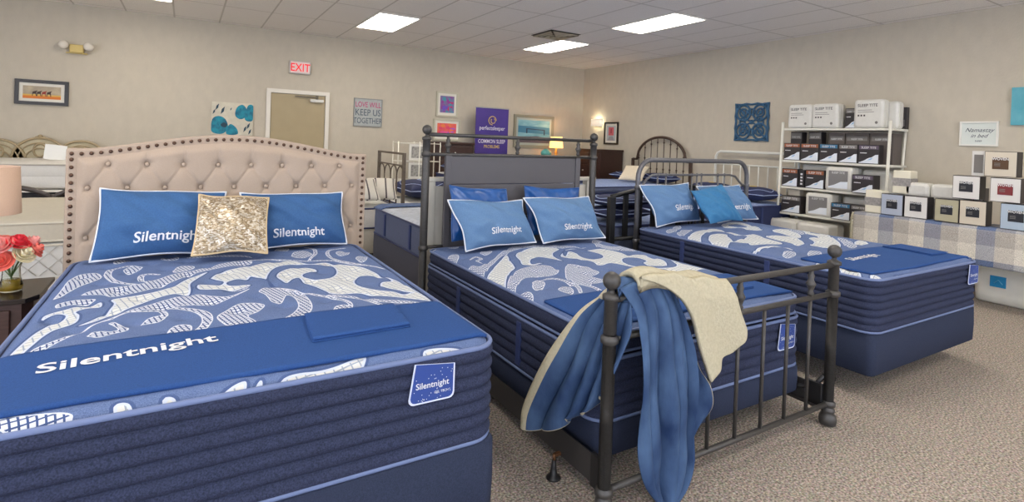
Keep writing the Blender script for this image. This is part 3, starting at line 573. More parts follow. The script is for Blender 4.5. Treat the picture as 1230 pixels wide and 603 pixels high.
folded('folded_cover', 'folded deep blue cover on the runner of the metal-framed bed', [(-5.32, -7.97), (-5.02, -7.97), (-5.0, -7.72), (-5.32, -7.72)], h2)
folded('folded_cover', 'folded deep blue cover on the runner of the rightmost large mattress', [(-3.06, -8.08), (-2.78, -8.08), (-2.76, -7.745), (-3.06, -7.745)], h3)
# ================================================================ pillows
def pillow(name, label, Q, th, m, pipe=None, text=None, tsize=.075, tpos=(.72, .2), grp=None, seed=0, frill=0, pm_=.012, mats2=None, tb=.02, cat='pillow'):
    """Q = corners TL, TR, BR, BL in room coordinates"""
    TL, TR, BR, BL = [Vector(q) for q in Q]; c = (TL+TR+BR+BL)/4
    n = ((BR-BL).cross(TL-BL)).normalized()
    base = (BL+BR)/2
    t = wthing(name, label, cat, base, grp)
    rg = np.random.RandomState(seed); ph = rg.rand(8)*6.28
    def surf(u, v, s):
        # u 0..1 left-right, v 0..1 bottom-top
        a, b = 2*u-1, 2*v-1
        # edges pulled in between the corners
        pin = .06
        uu = .5+a*.5*(1-pin*(1-b*b)); vv = .5+b*.5*(1-pin*1.3*(1-a*a))
        p = (BL*(1-uu)+BR*uu)*(1-vv)+(TL*(1-uu)+TR*uu)*vv
        h = th*(max(0, 1-abs(a)**2.4)**.62)*(max(0, 1-abs(b)**2.4)**.62)
        e = max(0, 1-max(abs(a), abs(b)))
        rr0 = (a*a+b*b)**.5; w = .011*math.sin(a*5+ph[0]+b*3)*math.sin(b*4+ph[1]+a)+.006*math.sin(a*13+ph[2]+5*b)*math.sin(b*7+ph[3]+3*a)+.008*math.sin(7*math.atan2(b, a)+ph[4]+2*rr0)*min(1, rr0)*min(1, 1.6-rr0)+.004*math.sin(15*math.atan2(b, a)+ph[5])*max(0, rr0-.6)
        return p+n*s*(h+w*min(1, e*6))+n*(.012*math.sin(a*4+ph[6])*(b*b)+.010*math.sin(b*4+ph[7])*(a*a))
    N = 56
    fr = lambda x: .5-.5*math.cos(math.pi*x)
    mb = MB().grid(lambda u, v: surf(fr(u), fr(v), 1), N, N).grid(lambda u, v: surf(1-fr(u), fr(v), -1), N, N)
    mb.build('cover', m, t)
    if pipe:
        P = []
        for k in range(40): P.append(surf(k/40, 0, 1))
        for k in range(40): P.append(surf(1, k/40, 1))
        for k in range(40): P.append(surf(1-k/40, 1, 1))
        for k in range(40): P.append(surf(0, 1-k/40, 1))
        MB().tube(P, pm_/2, 6, closed=True).build('piping', pipe, t)
    if text:
        W_ = (BR-BL).length; H_ = (TL-BL).length
        f = lambda x, y: surf(tpos[0]+x/W_, tpos[1]+y/H_, 1)+n*.008
        text_on(MB(), text, None, None, None, tsize, .014, 'CENTER', fn=f, sub=2).build('lettering', WHITE, t)
    return t
def sequin_mat():
    m = pm('sequins', (190, 172, 144), .4, noise=.01); nt = m.node_tree; b = nt.nodes['Principled BSDF']; L = nt.links
    tc = nt.nodes.new('ShaderNodeTexCoord'); v = nt.nodes.new('ShaderNodeTexVoronoi'); v.inputs['Scale'].default_value = 130
    mp = nt.nodes.new('ShaderNodeMapping'); mp.inputs['Scale'].default_value = (.7, 1, 1.25); L.new(tc.outputs['Object'], mp.inputs[0]); L.new(mp.outputs[0], v.inputs['Vector'])
    r = nt.nodes.new('ShaderNodeValToRGB'); e = r.color_ramp.elements; e[0].color = (*lin((120, 100, 74)), 1); e[1].color = (*lin((222, 216, 204)), 1)
    n = e.new(.5); n.color = (*lin((176, 158, 128)), 1)
    sp = nt.nodes.new('ShaderNodeSeparateColor'); L.new(v.outputs['Color'], sp.inputs[0]); L.new(sp.outputs[0], r.inputs[0]); L.new(r.outputs[0], b.inputs['Base Color'])
    b.inputs['Metallic'].default_value = .35
    bp = nt.nodes.new('ShaderNodeBump'); bp.inputs['Strength'].default_value = 1; bp.inputs['Distance'].default_value = .02; L.new(sp.outputs[1], bp.inputs['Height']); L.new(bp.outputs[0], b.inputs['Normal'])
    return m
pillow('pillow', 'blue pillow with white piping at the left of the tufted headboard', PIL['a'], .105, PILB1, WHITE, 'Silentnight', .078, (.575, .15), seed=1)
pillow('pillow', 'blue pillow with white piping at the right of the tufted headboard', PIL['b'], .105, PILB1, WHITE, 'Silentnight', .072, (.48, .12), seed=2)
pillow('throw_pillow', 'square champagne sequin pillow between two blue pillows', PIL['g'], .06, sequin_mat(), pm('champagne_edge', (200, 178, 140), .7), seed=3)
pillow('throw_pillow', 'shiny royal blue pillow behind the left pillow on the metal-framed bed', PIL['e'], .04, ROYAL, ROYAL, seed=4)
pillow('throw_pillow', 'shiny royal blue pillow behind the right pillow on the metal-framed bed', PIL['f'], .04, ROYAL, ROYAL, seed=5)
pillow('pillow', 'light blue white-piped pillow, left one on the metal-framed bed', PIL['c'], .10, PILB, WHITE, 'Silentnight', .068, (.53, .17), seed=6)
pillow('pillow', 'light blue white-piped pillow, right one on the metal-framed bed', PIL['d'], .10, PILB, WHITE, 'Silentnight', .068, (.53, .17), seed=7)
pillow('pillow', 'light blue white-piped pillow, left of the azure cushion on the rightmost large bed', PIL['h'], .10, PILB, WHITE, 'Silentnight', .085, (.53, .24), seed=8)
pillow('pillow', 'light blue pillow half hidden behind the azure cushion', PIL['i'], .085, PILB, WHITE, 'Silentnight', .085, (.53, .24), seed=9)
pillow('throw_pillow', 'plain azure blue square cushion on the rightmost large bed', PIL['t'], .07, TEAL, seed=10)
# ================================================================ tufted headboard
t = wthing('upholstered_headboard', 'beige linen tufted headboard with nailhead trim and arched top', 'headboard', (-7.585, -6.14, 0))
HX, HY = -7.585, -6.2
def htop(x):
    d = min(1, abs(x-HX)/.74); return 1.40+.1*(.5+.5*math.cos(math.pi*d))**.72
hw = .808
out = [(HX-hw, .12)]+[(HX-hw+2*hw*k/60, htop(HX-hw+2*hw*k/60)) for k in range(61)]+[(HX+hw, .12)]
MB().prism([(x, z) for x, z in out], HY, HY+.085, fr=lambda a, b, c: (a, c, b)).build('padded_frame', LINEN, t, bevel=.012, seg=3)
btn = [(-8.208+.178*k, z) for z in (1.318, 1.052, .79) for k in range(8)]+[(-8.296+.1775*k, z) for z in (1.186, .915) for k in range(9)]
def tuft(x, z):
    d = 1
    h = .028
    for bx, bz in btn:
        r2 = ((x-bx)**2+(z-bz)**2)
        if r2 < .01: h -= .019*math.exp(-r2/.0005)+.009*math.exp(-r2/.0035)
    # diagonal creases
    for bx, bz in btn:
        for sx in (-1, 1):
            ex, ez = bx+sx*.089, bz-.134
            vx, vz = ex-bx, ez-bz; L2 = vx*vx+vz*vz; s = ((x-bx)*vx+(z-bz)*vz)/L2
            if 0 <= s <= 1 and bz > .8 and (abs(bz-.79) > .01):
                dd = abs((x-bx)*vz-(z-bz)*vx)/math.sqrt(L2)
                if dd < .03: h -= .007*math.exp(-(dd/.006)**2)
        if abs(bz-1.318) < .01 and z > bz:
            dd = abs(x-bx)
            if dd < .03: h -= .007*math.exp(-(dd/.006)**2)
    return h
ins = .05
def pf(u, v):
    x = HX-(hw-ins)+2*(hw-ins)*u; zt = htop(HX+(x-HX)*1.0)-ins; z = .5+(zt-.5)*v
    e = min(u*(2*(hw-ins)), (1-u)*(2*(hw-ins)), (1-v)*(zt-.5)); k = min(1, e/.05)
    return (x, HY-.002-tuft(x, z)*math.sin(k*math.pi/2), z)
MB().grid(pf, 200, 120).build('tufted_panel', LINEN, t)
for bx, bz in btn:
    if bz > .8: MB().sphere((bx, HY-.012, bz), .012, 10, 6, sc=(1, .6, 1)).build('fabric_button', LINEN, t)
nails = []
z = .50
while z < 1.36: nails += [(HX-hw+.026, z), (HX+hw-.026, z)]; z += .042
n_ = 37
for k in range(n_+1):
    x = HX-hw+.026+(2*hw-.052)*k/n_; nails.append((x, htop(x)-.028))
nm = None
for x, z in nails:
    if nm is None:
        nm = MB().sphere((0, 0, 0), .0105, 8, 6, sc=(1, .55, 1)).build('nail_head', BRASS, t, off=(0, 0, 0)); first = nm
        o = nm
    else: o = nm.copy(); COL.objects.link(o); o.parent = t
    o.location = (x-t.location.x, HY-.004-t.location.y, z)
MB().box((HX-hw+.05, HY+.01, 0), (HX-hw+.11, HY+.06, .14)).build('leg', BLKW, t)
MB().box((HX+hw-.11, HY+.01, 0), (HX+hw-.05, HY+.06, .14)).build('leg', BLKW, t)
# ================================================================ charcoal metal bed
t = wthing('metal_bed_frame', 'charcoal metal bed frame with ball finials, spindle footboard and panelled headboard', 'bed frame', (-5.53, -7.2, 0))
def ring(z, r=.034, h=.018): return [(r*.72, z-h), (r, z-h*.6), (r, z+h*.6), (r*.72, z+h)]
def post(x, y, ztop, rings, r=.027, name='post'):
    pr = [(.03, 0), (.042, .006), (.046, .03), (.042, .055), (.03, .068), (.036, .078), (.034, .09), (r, .10)]
    for z in rings: pr += [(r, z-.026)]+ring(z, .037, .018)+[(r, z+.026)]
    zz = ztop-.115
    pr += [(r, zz), (.036, zz+.004), (.036, zz+.022), (.02, zz+.03), (.012, zz+.036), (.013, zz+.046)]
    cz = ztop-.036
    for k in range(1, 10):
        a = -math.pi/2+.35+(math.pi-.36)*k/9; pr.append((max(.002, .037*math.cos(a)), cz+.037*math.sin(a)))
    MB().lathe(pr, (x, y, 0), 24).build(name, IRON, t)
def baluster(x, y, z0, z1):
    zm = (z0+z1)/2; h = z1-z0
    MB().lathe([(.012, z0), (.018, z0+h*.12), (.012, z0+h*.2), (.02, z0+h*.38), (.027, z0+h*.48), (.02, z0+h*.55), (.014, z0+h*.66), (.018, z0+h*.8), (.012, z0+h*.88), (.012, z1)], (x, y, 0), 16).build('baluster', IRON, t)
FX0, FX1, FYB = -6.355, -4.712, -8.25
zt_, zm_, zb_ = .900, .738, .118
for x in (FX0, FX1): post(x, FYB, 1.012, [zm_, zb_], name='foot_post')
def bar(a, b, r=.0135, name='rail'): MB().tube([a, b], r, 14).build(name, IRON, t)
bar((FX0+.02, FYB, zt_), (FX1-.02, FYB, zt_), .016, 'top_rail'); bar((FX0+.02, FYB, zm_), (FX1-.02, FYB, zm_), .014, 'middle_rail'); bar((FX0+.02, FYB, zb_), (FX1-.02, FYB, zb_), .014, 'bottom_rail')
for k in range(-3, 4): bar(((FX0+FX1)/2+.2*k, FYB, zb_), ((FX0+FX1)/2+.2*k, FYB, zm_), .0095, 'spindle')
for k in (-3, 0, 3): baluster((FX0+FX1)/2+.2*k, FYB, zm_+.012, zt_-.012)
# headboard
HX0, HX1, HYB = -6.30, -4.695, -6.1
for x in (HX0, HX1): post(x, HYB, 1.625, [.70, 1.405], r=.029, name='head_post')
bar((HX0+.02, HYB, 1.555), (HX1-.02, HYB, 1.555), .015, 'top_rail'); bar((HX0+.02, HYB, 1.405), (HX1-.02, HYB, 1.405), .014, 'middle_rail'); bar((HX0, HYB, .705), (HX0+.2, HYB, .705), .012, 'lower_rail')
for x in (-6.125, -5.5, -4.87): baluster(x, HYB, 1.417, 1.543)
MB().box((-6.145, HYB-.018, .30), (-6.095, HYB+.018, 1.40)).build('stile', PANEL, t, bevel=.004)
MB().box((-4.90, HYB-.018, .30), (-4.85, HYB+.018, 1.40)).build('stile', PANEL, t, bevel=.004)
for a, b in ((.30, .60), (.604, .91), (.914, 1.175), (1.179, 1.395)): MB().box((-6.095, HYB-.008, a), (-4.90, HYB+.008, b)).build('panel_board', PANEL, t, bevel=.003)
# side rails with brackets
for x, s in ((-6.335, 1), (-4.745, -1)):
    MB().box((x-.004, -8.22, .095), (x+.004, -6.13, .215)).box((x if s > 0 else x-.035, -8.22, .095), (x+.035 if s > 0 else x, -6.13, .103)).build('side_rail', pm('rail_steel', (50, 48, 48), .45), t)
    MB().box((x-.012, -8.235, .085), (x+.012, -8.15, .225)).build('rail_bracket', BLACK, t, bevel=.004)
for y in (-6.6, -7.2, -7.8): MB().box((-6.33, y-.02, .128), (-4.75, y+.02, .15)).build('cross_slat', BLACK, t)
for y in (-6.9, -7.93): MB().lathe([(.034, 0), (.032, .008), (.018, .016), (.013, .05), (.010, .085)], (-6.372, y, 0), 16).build('glide_leg', BLACK, t); MB().lathe([(.008, .084), (.008, .11), (.004, .112)], (-6.372, y, 0), 12).box((-6.375, y-.008, .10), (-6.335, y+.008, .112)).build('glide_stem', pm('copper_stem', (120, 82, 54), .4, metal=.5), t)
MB().tube([(-4.725, -8.23, .27), (-4.73, -8.19, .21), (-4.76, -8.12, .175), (-4.80, -8.03, .165)], .013, 8).build('curved_bracket', BLACK, t)
MB().lathe([(.02, .13), (.028, .14), (.028, .17), (.02, .18)], (-4.82, -8.05, 0), 14).build('adjuster_knob', BLACK, t)
# ================================================================ tubular headboard of the right bed
t = wthing('tubular_headboard', 'grey tubular metal headboard with rounded corners on the rightmost large bed', 'headboard', (-3.31, -6.1, 0))
GM = pm('grey_tube', (104, 104, 108), .4, metal=.4, noise=.1, nscale=50)
def arch(x0, x1, z0, z1, r, n=8):
    P = [(x0, z0)]+[(x0+r-r*math.cos(math.pi/2*k/n), z1-r+r*math.sin(math.pi/2*k/n)) for k in range(n+1)]
    return P+[(x1-r+r*math.sin(math.pi/2*k/n), z1-r+r*math.cos(math.pi/2*k/n)) for k in range(n+1)]+[(x1, z0)]
MB().tube([(x, -6.1, z) for x, z in arch(-4.135, -2.495, .0, 1.395, .17)], .0235, 14).build('outer_tube', GM, t)
P = [(-4.12, 1.13), (-4.07, 1.15), (-4.02, 1.21), (-3.95, 1.245), (-3.85, 1.25), (-2.80, 1.25), (-2.70, 1.235), (-2.63, 1.18), (-2.57, 1.14), (-2.51, 1.13)]
MB().tube([(x, -6.1, z) for x, z in P], .012, 10).build('inner_rail', GM, t)
MB().tube([(-4.13, -6.1, .62), (-2.50, -6.1, .62)], .012, 10).build('lower_rail', GM, t)
for x in (-3.875, -3.76, -3.385, -3.31, -3.24, -2.98, -2.875):
    MB().tube([(x, -6.1, .62), (x, -6.1, 1.25)], .0085, 8).build('spindle', GM, t)
    MB().sphere((x, -6.1, 1.25), .018, 10, 6).build('collar', GM, t)
for x in (-4.135, -2.495):
    for z in (1.13, .62): MB().lathe([(.024, z-.02), (.031, z-.014), (.031, z+.014), (.024, z+.02)], (x, -6.1, 0), 14).build('collar', GM, t)
# ================================================================ throw over the footboard
def velvet():
    m = pm('blue_plush', (26, 47, 84), .8, rgb2=(74, 99, 134), nscale=7, noise=.1, bump=.3, bscale=120, spec=.2, stretch=(1, 1, .6))
    return m
def sherpa():
    return pm('cream_sherpa', (184, 177, 153), .95, noise=.07, nscale=70, bump=1.0, bscale=110, spec=.1)
PLUSH, SHERPA = velvet(), sherpa()
def interp(P, s):
    s = max(0, min(1, s))*(len(P)-1); i = min(int(s), len(P)-2); f = s-i
    a, b, c, d = [Vector(P[max(0, min(len(P)-1, k))]) for k in (i-1, i, i+1, i+2)]
    return .5*((2*b)+(c-a)*f+(2*a-5*b+4*c-d)*f*f+(3*b-a-3*c+d)*f**3)
tb = wthing('throw_blanket', 'blue plush throw with cream fleece lining draped over the corner of the metal footboard', 'throw blanket', (-6.1, -8.3, 0))
def coons(E):
    Lc, Rc, Tc, Bc = E
    c00, c10, c01, c11 = Vector(Lc[0]), Vector(Rc[0]), Vector(Lc[-1]), Vector(Rc[-1])
    def f(u, v):
        a = interp(Lc, v)*(1-u)+interp(Rc, v)*u; b = interp(Tc, u)*(1-v)+interp(Bc, u)*v
        c = (c00*(1-u)+c10*u)*(1-v)+(c01*(1-u)+c11*u)*v
        return a+b-c
    return f
def roll(yo, v, k=.10):
    """over the rail: starts behind it, rises, comes down in front"""
    return yo
ft = coons(THROW_FRONT)
def front(u, v):
    # first rows wrap over the rail
    if v < .12:
        s = v/.12; p = ft(u, 0); an = math.pi*(1-s)*.95
        q = Vector((p.x, -8.25-.036*math.cos(an), p.z-.036+.045*math.sin(an)))
        if s < .15: q.z -= .10*(1-s/.15)
        return q+Vector((0, .004*math.sin(u*9), .006*math.sin(u*14)))
    w = (v-.12)/.88; p = ft(u, w)
    a = .048*min(1, w*4)*(1-.8*min(1, w*1.3)); b = .045*min(1, w*2)
    y = .012-a*abs(math.sin(u*4.1*math.pi+.5+.6*w+.3*math.sin(w*5)))**.75-b*abs(math.sin((u+.10*w)*2.05*math.pi+.35+.5*math.sin(w*6)))**.7+.010*math.sin(w*13+u*7)*w
    x = .010*math.sin(w*7+u*4)*math.sin(math.pi*u)
    return p+Vector((x, y, 0))
o = MB().grid(front, 100, 110, mf=lambda u, v: 1 if (v > .992) else 0).build('front_drape', [PLUSH, SHERPA], tb, solid=.012)
fu = coons(THROW_UNDER)
MB().grid(lambda u, v: fu(u, v)+Vector((0, .015-.015*math.sin(u*2.3*math.pi+v*2), 0)), 24, 60, mf=lambda u, v: 1 if u > .965 else 0).build('under_drape', [PLUSH, SHERPA], tb, solid=.012)
fl = coons(THROW_LINING)
def lining(u, v):
    if v < .22:
        s = v/.22; p = fl(u, 0); an = math.pi*(1-s)*.95
        q = Vector((p.x, -8.25-.062*math.cos(an), p.z-.055+.060*math.sin(an)))
        if s < .12: q.z -= .06*(1-s/.12)
        return q+Vector((0, 0, .006*math.sin(u*11)))
    w = (v-.22)/.78; p = fl(u, w)
    return p+Vector((0, -.014-.03*min(1, w*3)-.012*math.sin(u*2.6*math.pi+1)*w, .004*math.sin(u*20)))
MB().grid(lining, 50, 70).build('fleece_drape', SHERPA, tb, solid=.022)
# left lobes hanging over the bed corner
NG = len(THROW_LEFT)
def left(u, v):
    s = u*(NG-1); i = min(int(s), NG-2); f = s-i
    g = [THROW_LEFT[max(0, min(NG-1, k))] for k in (i-1, i, i+1, i+2)]
    a, b, c, d = [interp(q, v) for q in g]
    p = .5*((2*b)+(c-a)*f+(2*a-5*b+4*c-d)*f*f+(3*b-a-3*c+d)*f**3)
    amp = .010+.03*v
    off = (.012+.045*min(1, v*2))*abs(math.sin(u*4.4*math.pi+.4+.5*v))**.75
    return p+Vector((-.93, -.30, 0))*(off+.012)
MB().grid(left, 110, 60, mf=lambda u, v: 1 if (u < .075 or v > .985) else 0).build('side_drape', [PLUSH, SHERPA], tb, solid=.012)
# bridge between the side lobes and the rail
def bridge(u, v):
    a = left(.0+u*.9, 0); s = v
    q = Vector((-6.30+.14*u, -8.255+.05*u, .925-.02*u))
    p = a*(1-s)+q*s; p.z += .035*math.sin(math.pi*s)*(.3+.7*(1-u)); return p
MB().grid(bridge, 24, 14, mf=lambda u, v: 1 if u < .4 else 0).build('corner_fold', [PLUSH, SHERPA], tb, solid=.012)
# ================================================================ nightstand, flowers, lamp
t = wthing('nightstand', 'dark nightstand with glossy top and clipped corners beside the nearest bed', 'nightstand', (-8.85, -6.15, 0))
poly = [(-9.3, -5.95), (-8.46, -5.95), (-8.46, -6.33), (-8.50, -6.40), (-9.3, -6.40)]
MB().prism(poly, .635, .66).build('top', BLKW, t, bevel=.004)
ins_ = [(-9.27, -5.98), (-8.485, -5.98), (-8.485, -6.315), (-8.52, -6.375), (-9.27, -6.375)]
MB().prism(ins_, .12, .634).build('body', DARKW, t)
for k in range(2):
    z0 = .16+k*.235; d = MB().box((-9.2, -6.39, z0), (-8.56, -6.374, z0+.21)).build('drawer', DARKW, t, bevel=.005)
    MB().lathe([(.012, 0), (.008, -.015), (.016, -.025), (.004, -.034)], (-8.88, -6.39, z0+.105), ax='y').build('knob', BLACK, d, off=t.location)
MB().prism([(x*1+0, y) for x, y in ins_], .0, .12).build('plinth', BLKW, t)
# vase
VX, VY = -8.595, -6.21
gl = pm('clear_glass', (244, 248, 244), .03, trans=1.0); gl.node_tree.nodes['Principled BSDF'].inputs['IOR'].default_value = 1.3
t = wthing('flower_vase', 'clear glass vase with yellow water holding pink and white blooms', 'vase', (VX, VY, .66))
pr = [(.04, .0), (.045, .004), (.048, .03), (.038, .07), (.036, .12), (.05, .165), (.054, .175)]
MB().lathe([(r, .661+h) for r, h in pr]+[(r-.004, .661+h) for r, h in pr[::-1][:-2]]+[(.001, .668)], (VX, VY, 0), 28, cap=False).build('glass_body', gl, t)
MB().lathe([(.001, .669), (.041, .669), (.043, .69), (.036, .722), (.001, .722)], (VX, VY, 0), 24, cap=False).build('resin_water', pm('amber_water', (214, 176, 60), .1, trans=.6), t)
# blooms
rg = random.Random(5)
PK = [pm('petal_red', (232, 62, 74), .6, noise=.1, nscale=30), pm('petal_coral', (240, 128, 112), .6, noise=.1, nscale=30), pm('petal_pink', (244, 168, 160), .6, noise=.1, nscale=30), pm('petal_cream', (240, 232, 200), .6, noise=.05, nscale=30)]
STEM = pm('stem_green', (96, 120, 60), .6)
flowers = [(-.075, -.02, .285, .045, 0, 'red bloom at the left edge of the vase bouquet'), (-.03, -.05, .30, .045, 2, 'pale pink bloom high in the middle of the vase bouquet'), (.03, -.03, .31, .042, 0, 'red-pink bloom at the top of the vase bouquet'),
           (-.02, -.075, .225, .043, 1, 'coral bloom low at the front of the vase bouquet'), (.055, -.045, .25, .042, 3, 'cream bloom right of the coral one in the vase bouquet'), (.09, .0, .262, .038, 1, 'coral bloom at the right of the vase bouquet'),
           (.075, .02, .30, .035, 2, 'pink bloom at the upper right of the vase bouquet'), (-.06, .05, .30, .04, 1, 'coral bloom at the back of the vase bouquet'), (-.10, -.03, .23, .04, 1, 'coral bloom low at the left of the vase bouquet')]
for dx, dy, dz, R_, mi, lab in flowers:
    c = Vector((VX+dx, VY+dy, .66+dz)); c = Vector((VX+dx*1.0, VY+dy*1.0, .66+dz-.055)); R_ *= 1.22; f = wthing('artificial_flower', lab, 'flower', (VX+dx*.15, VY+dy*.15, .69), 'blooms in the vase')
    up_ = (Vector((dx*2.4, dy*2.4, dz*.55))).normalized(); q = up_.to_track_quat('Z', 'Y')
    m_ = MB()
    for ringi, (rr_, op, n) in enumerate(((.25, 1.35, 3), (.5, 1.1, 5), (.75, .75, 6), (1, .45, 7))):
        for k in range(n):
            a0 = 2*math.pi*(k+.5*ringi)/n
            def pt(u, v, rr_=rr_, op=op, a0=a0, n=n):
                a = a0+(u-.5)*2*math.pi/n*1.5; s = v
                rad = R_*rr_*math.sin(s*1.5+.1)*(1.0 if s < .8 else 1.06); h = R_*(s*op*.9-.35)*(1-.18*(2*u-1)**2*s)
                return c+q @ Vector((rad*math.cos(a), rad*math.sin(a), h))
            m_.grid(pt, 5, 5)
    m_.build('petals', PK[mi], f, weld=False)
    b0 = Vector((VX-dx*.25, VY-dy*.25, .675)); mid = Vector((VX+dx*.25, VY+dy*.25, .80))
    P = [b0*(1-s)**2+mid*2*s*(1-s)+(c-up_*R_*.25)*s*s for s in [k/8 for k in range(9)]]
    MB().tube(P, .0025, 6).build('stem', STEM, f)
t = wthing('table_lamp', 'table lamp with a beige drum shade cut by the left edge', 'lamp', (-8.78, -6.12, .66))
MB().lathe([(.165, 1.05), (.155, 1.295), (.151, 1.295), (.161, 1.05)], (-8.745, -6.12, 0), 36, cap=False).build('lamp_shade', pm('shade_beige', (198, 168, 146), .8, noise=.03, nscale=200), t)
MB().lathe([(.075, .661), (.078, .675), (.03, .69), (.025, .75), (.05, .82), (.055, .88), (.03, .95), (.012, 1.0), (.01, 1.27), (.001, 1.275)], (-8.745, -6.12, 0), 24).build('lamp_base', pm('lamp_bronze', (58, 40, 34), .35, metal=.5), t)
# ================================================================ simple beds further back
PALE = pm('pale_blue_quilt', (196, 202, 212), .85, noise=.12, nscale=26, bump=.4, bscale=30)
GREYB = pm('slate_border', (84, 92, 118), .85, noise=.15, nscale=120)
CHAR = pm('charcoal_box_cloth', (66, 66, 76), .9, noise=.1, nscale=200)
BLUQ = pm('blue_grey_quilt', (112, 132, 178), .85, rgb2=(150, 166, 204), nscale=30, noise=.1, bump=.4, bscale=40)
NV2 = pm('deep_navy', (34, 44, 84), .75, noise=.1, nscale=60)
def bed(Bx, zm, zb, label, blabel, top, side, base, pipe=DKPIPE, crown=.01, chans=1, pt=0, tuft=.008, handles=(), corner=.09, legs=True):
    box_base('box_spring', blabel, Bx, (zb, zm[0]), base, legs=legs)
    return mattress('mattress', label, Bx, zm, body=side, top=top, pipe=pipe, chans=chans, amp=.006, crown=crown, pillowtop=pt, step=.04, tuft=tuft, handles=handles, corner=corner)
# bed D: back to back with the metal-framed bed
bd = bed((-6.0, -4.55, -5.9, -3.85), (.44, .72), .15, 'pale quilted mattress with slate sides seen behind the tufted headboard', 'charcoal box spring under the pale mattress behind the tufted headboard', PALE, GREYB, CHAR, handles=[(-6.002, -4.3, 'x'), (-6.002, -5.05, 'x')])
MB().box((-6.012, -5.62, .55), (-6.004, -5.56, .68)).build('care_tag', CREAM, bd, bevel=.003)
o = MB().prism([(-.0, 0), (0, 0)], 0, 0) if False else None
t = wthing('bed_runner', 'narrow slate blue runner across the foot of the pale mattress', 'bed runner', (-5.28, -3.97, .74))
MB().grid(lambda u, v: (-6.01+1.46*u, -4.12+.24*v, .752+.004*math.sin(u*9)-.03*max(0, 1-u*20)), 50, 6).build('cloth_body', pm('slate_runner', (92, 112, 150), .85, noise=.2, nscale=60), t, solid=.012)
# pale cabinet-like headboard back to back
t = wthing('panel_headboard', 'whitewashed panel headboard standing directly behind the charcoal metal one', 'headboard', (-5.45, -5.96, 0))
WW = pm('whitewash', (206, 202, 190), .6, noise=.06, nscale=10, stretch=(4, 4, .5))
MB().box((-6.24, -5.985, .0), (-6.165, -5.915, 1.19)).build('post', WW, t, bevel=.006)
MB().box((-4.66, -5.985, .0), (-4.585, -5.915, 1.19)).build('post', WW, t, bevel=.006)
MB().box((-6.165, -5.965, .35), (-4.66, -5.935, 1.15)).build('panel', WW, t, bevel=.003)
MB().box((-6.26, -6.0, 1.19), (-4.565, -5.90, 1.22)).build('cap', WW, t, bevel=.006)
# bed E: behind the right bed
be = bed((-4.25, -2.75, -5.86, -3.9), (.44, .72), .12, 'blue-grey mattress seen between the metal headboards, under navy pillows', 'charcoal box spring of the blue-grey mattress between the metal headboards', BLUQ, GREYB, CHAR)
MB().box((-4.262, -5.60, .60), (-4.254, -5.52, .69)).build('care_tag', CREAM, be, bevel=.003)
t = wthing('slatted_headboard', 'black slatted headboard just left of the grey tubular one', 'headboard', (-3.5, -5.96, 0))
MB().box((-4.37, -5.99, 0), (-4.30, -5.935, 1.03)).build('post', BLACK, t, bevel=.006); MB().box((-2.70, -5.99, 0), (-2.63, -5.935, 1.03)).build('post', BLACK, t, bevel=.006)
def ar(u): return 1.03+.10*math.sin(math.pi*u)
MB().tube([(-4.335+1.67*k/20, -5.96, ar(k/20)) for k in range(21)], .022, 8).build('top_rail', BLACK, t)
MB().tube([(-4.335, -5.96, .62), (-2.665, -5.96, .62)], .02, 8).build('lower_rail', BLACK, t)
for k in range(1, 9): MB().box((-4.335+1.67*k/9-.03, -5.968, .62), (-4.335+1.67*k/9+.03, -5.952, ar(k/9))).build('slat', BLACK, t)
def flatpillow(name, label, c, w, d, h, rz, m, pipe=None, grp=None, tilt=0, tx=0, cat='pillow', emb=None, stripes=None):
    """pillow lying down, or leaned by tilt about its long axis"""
    t = thing(name, label, cat, c, grp, rz)
    R = Matrix.Rotation(tilt, 3, 'X') @ Matrix.Rotation(tx, 3, 'Y')
    def s_(u, v, s):
        a, b = 2*u-1, 2*v-1; pin = .06; x = a*w/2*(1-pin*(1-b*b)); y = b*d/2*(1-pin*(1-a*a))
        hh = h/2*(max(0, 1-abs(a)**3)**.5)*(max(0, 1-abs(b)**3)**.5)
        return R @ Vector((x, y, s*hh))+Vector((0, 0, h/2*abs(math.cos(tilt))+d/2*abs(math.sin(tilt))))
    fr = lambda x: .5-.5*math.cos(math.pi*x)
    mats = [m]; mf = None
    if stripes: mats = [m, stripes]; mf = lambda u, v: 1 if (u*5 % 1) < .12 or .5 < (u*5 % 1) < .56 else 0
    MB().grid(lambda u, v: s_(fr(u), fr(v), 1), 30, 20, mf=mf).grid(lambda u, v: s_(1-fr(u), fr(v), -1), 30, 20, mf=mf).build('cover', mats, t)
    if pipe:
        for q in ((.0,) if cat != 'thick' else (0,)):
            P = [s_(k/16, 0, 1) for k in range(16)]+[s_(1, k/16, 1) for k in range(16)]+[s_(1-k/16, 1, 1) for k in range(16)]+[s_(0, 1-k/16, 1) for k in range(16)]
            MB().tube(P, .006, 6, closed=True).build('piping', pipe, t)
        P = [s_(.5+.47*math.cos(a), .5+.47*math.sin(a), 1)+R @ Vector((0, 0, .002)) for a in [2*math.pi*k/40 for k in range(40)]]
        MB().tube(P, .004, 6, closed=True).build('top_piping', pipe, t)
    if emb:
        MB().tube([s_(.5+.08*math.cos(a), .5+.12*math.sin(a), 1) for a in [2*math.pi*k/20 for k in range(20)]], .006, 6, closed=True).build('emblem', emb, t)
    return t
LP = pm('light_piping', (176, 190, 226), .6); GOLD = pm('gold_thread', (206, 178, 84), .5)
flatpillow('pillow', 'navy gusseted pillow glimpsed beside the left post of the charcoal headboard', (-5.72, -5.55, .765), .62, .40, .13, 0, NV2, LP)
flatpillow('pillow', 'navy pillow with light piping behind the black slatted headboard, lower one', (-3.95, -5.62, .765), .66, .42, .13, 0, NV2, LP)
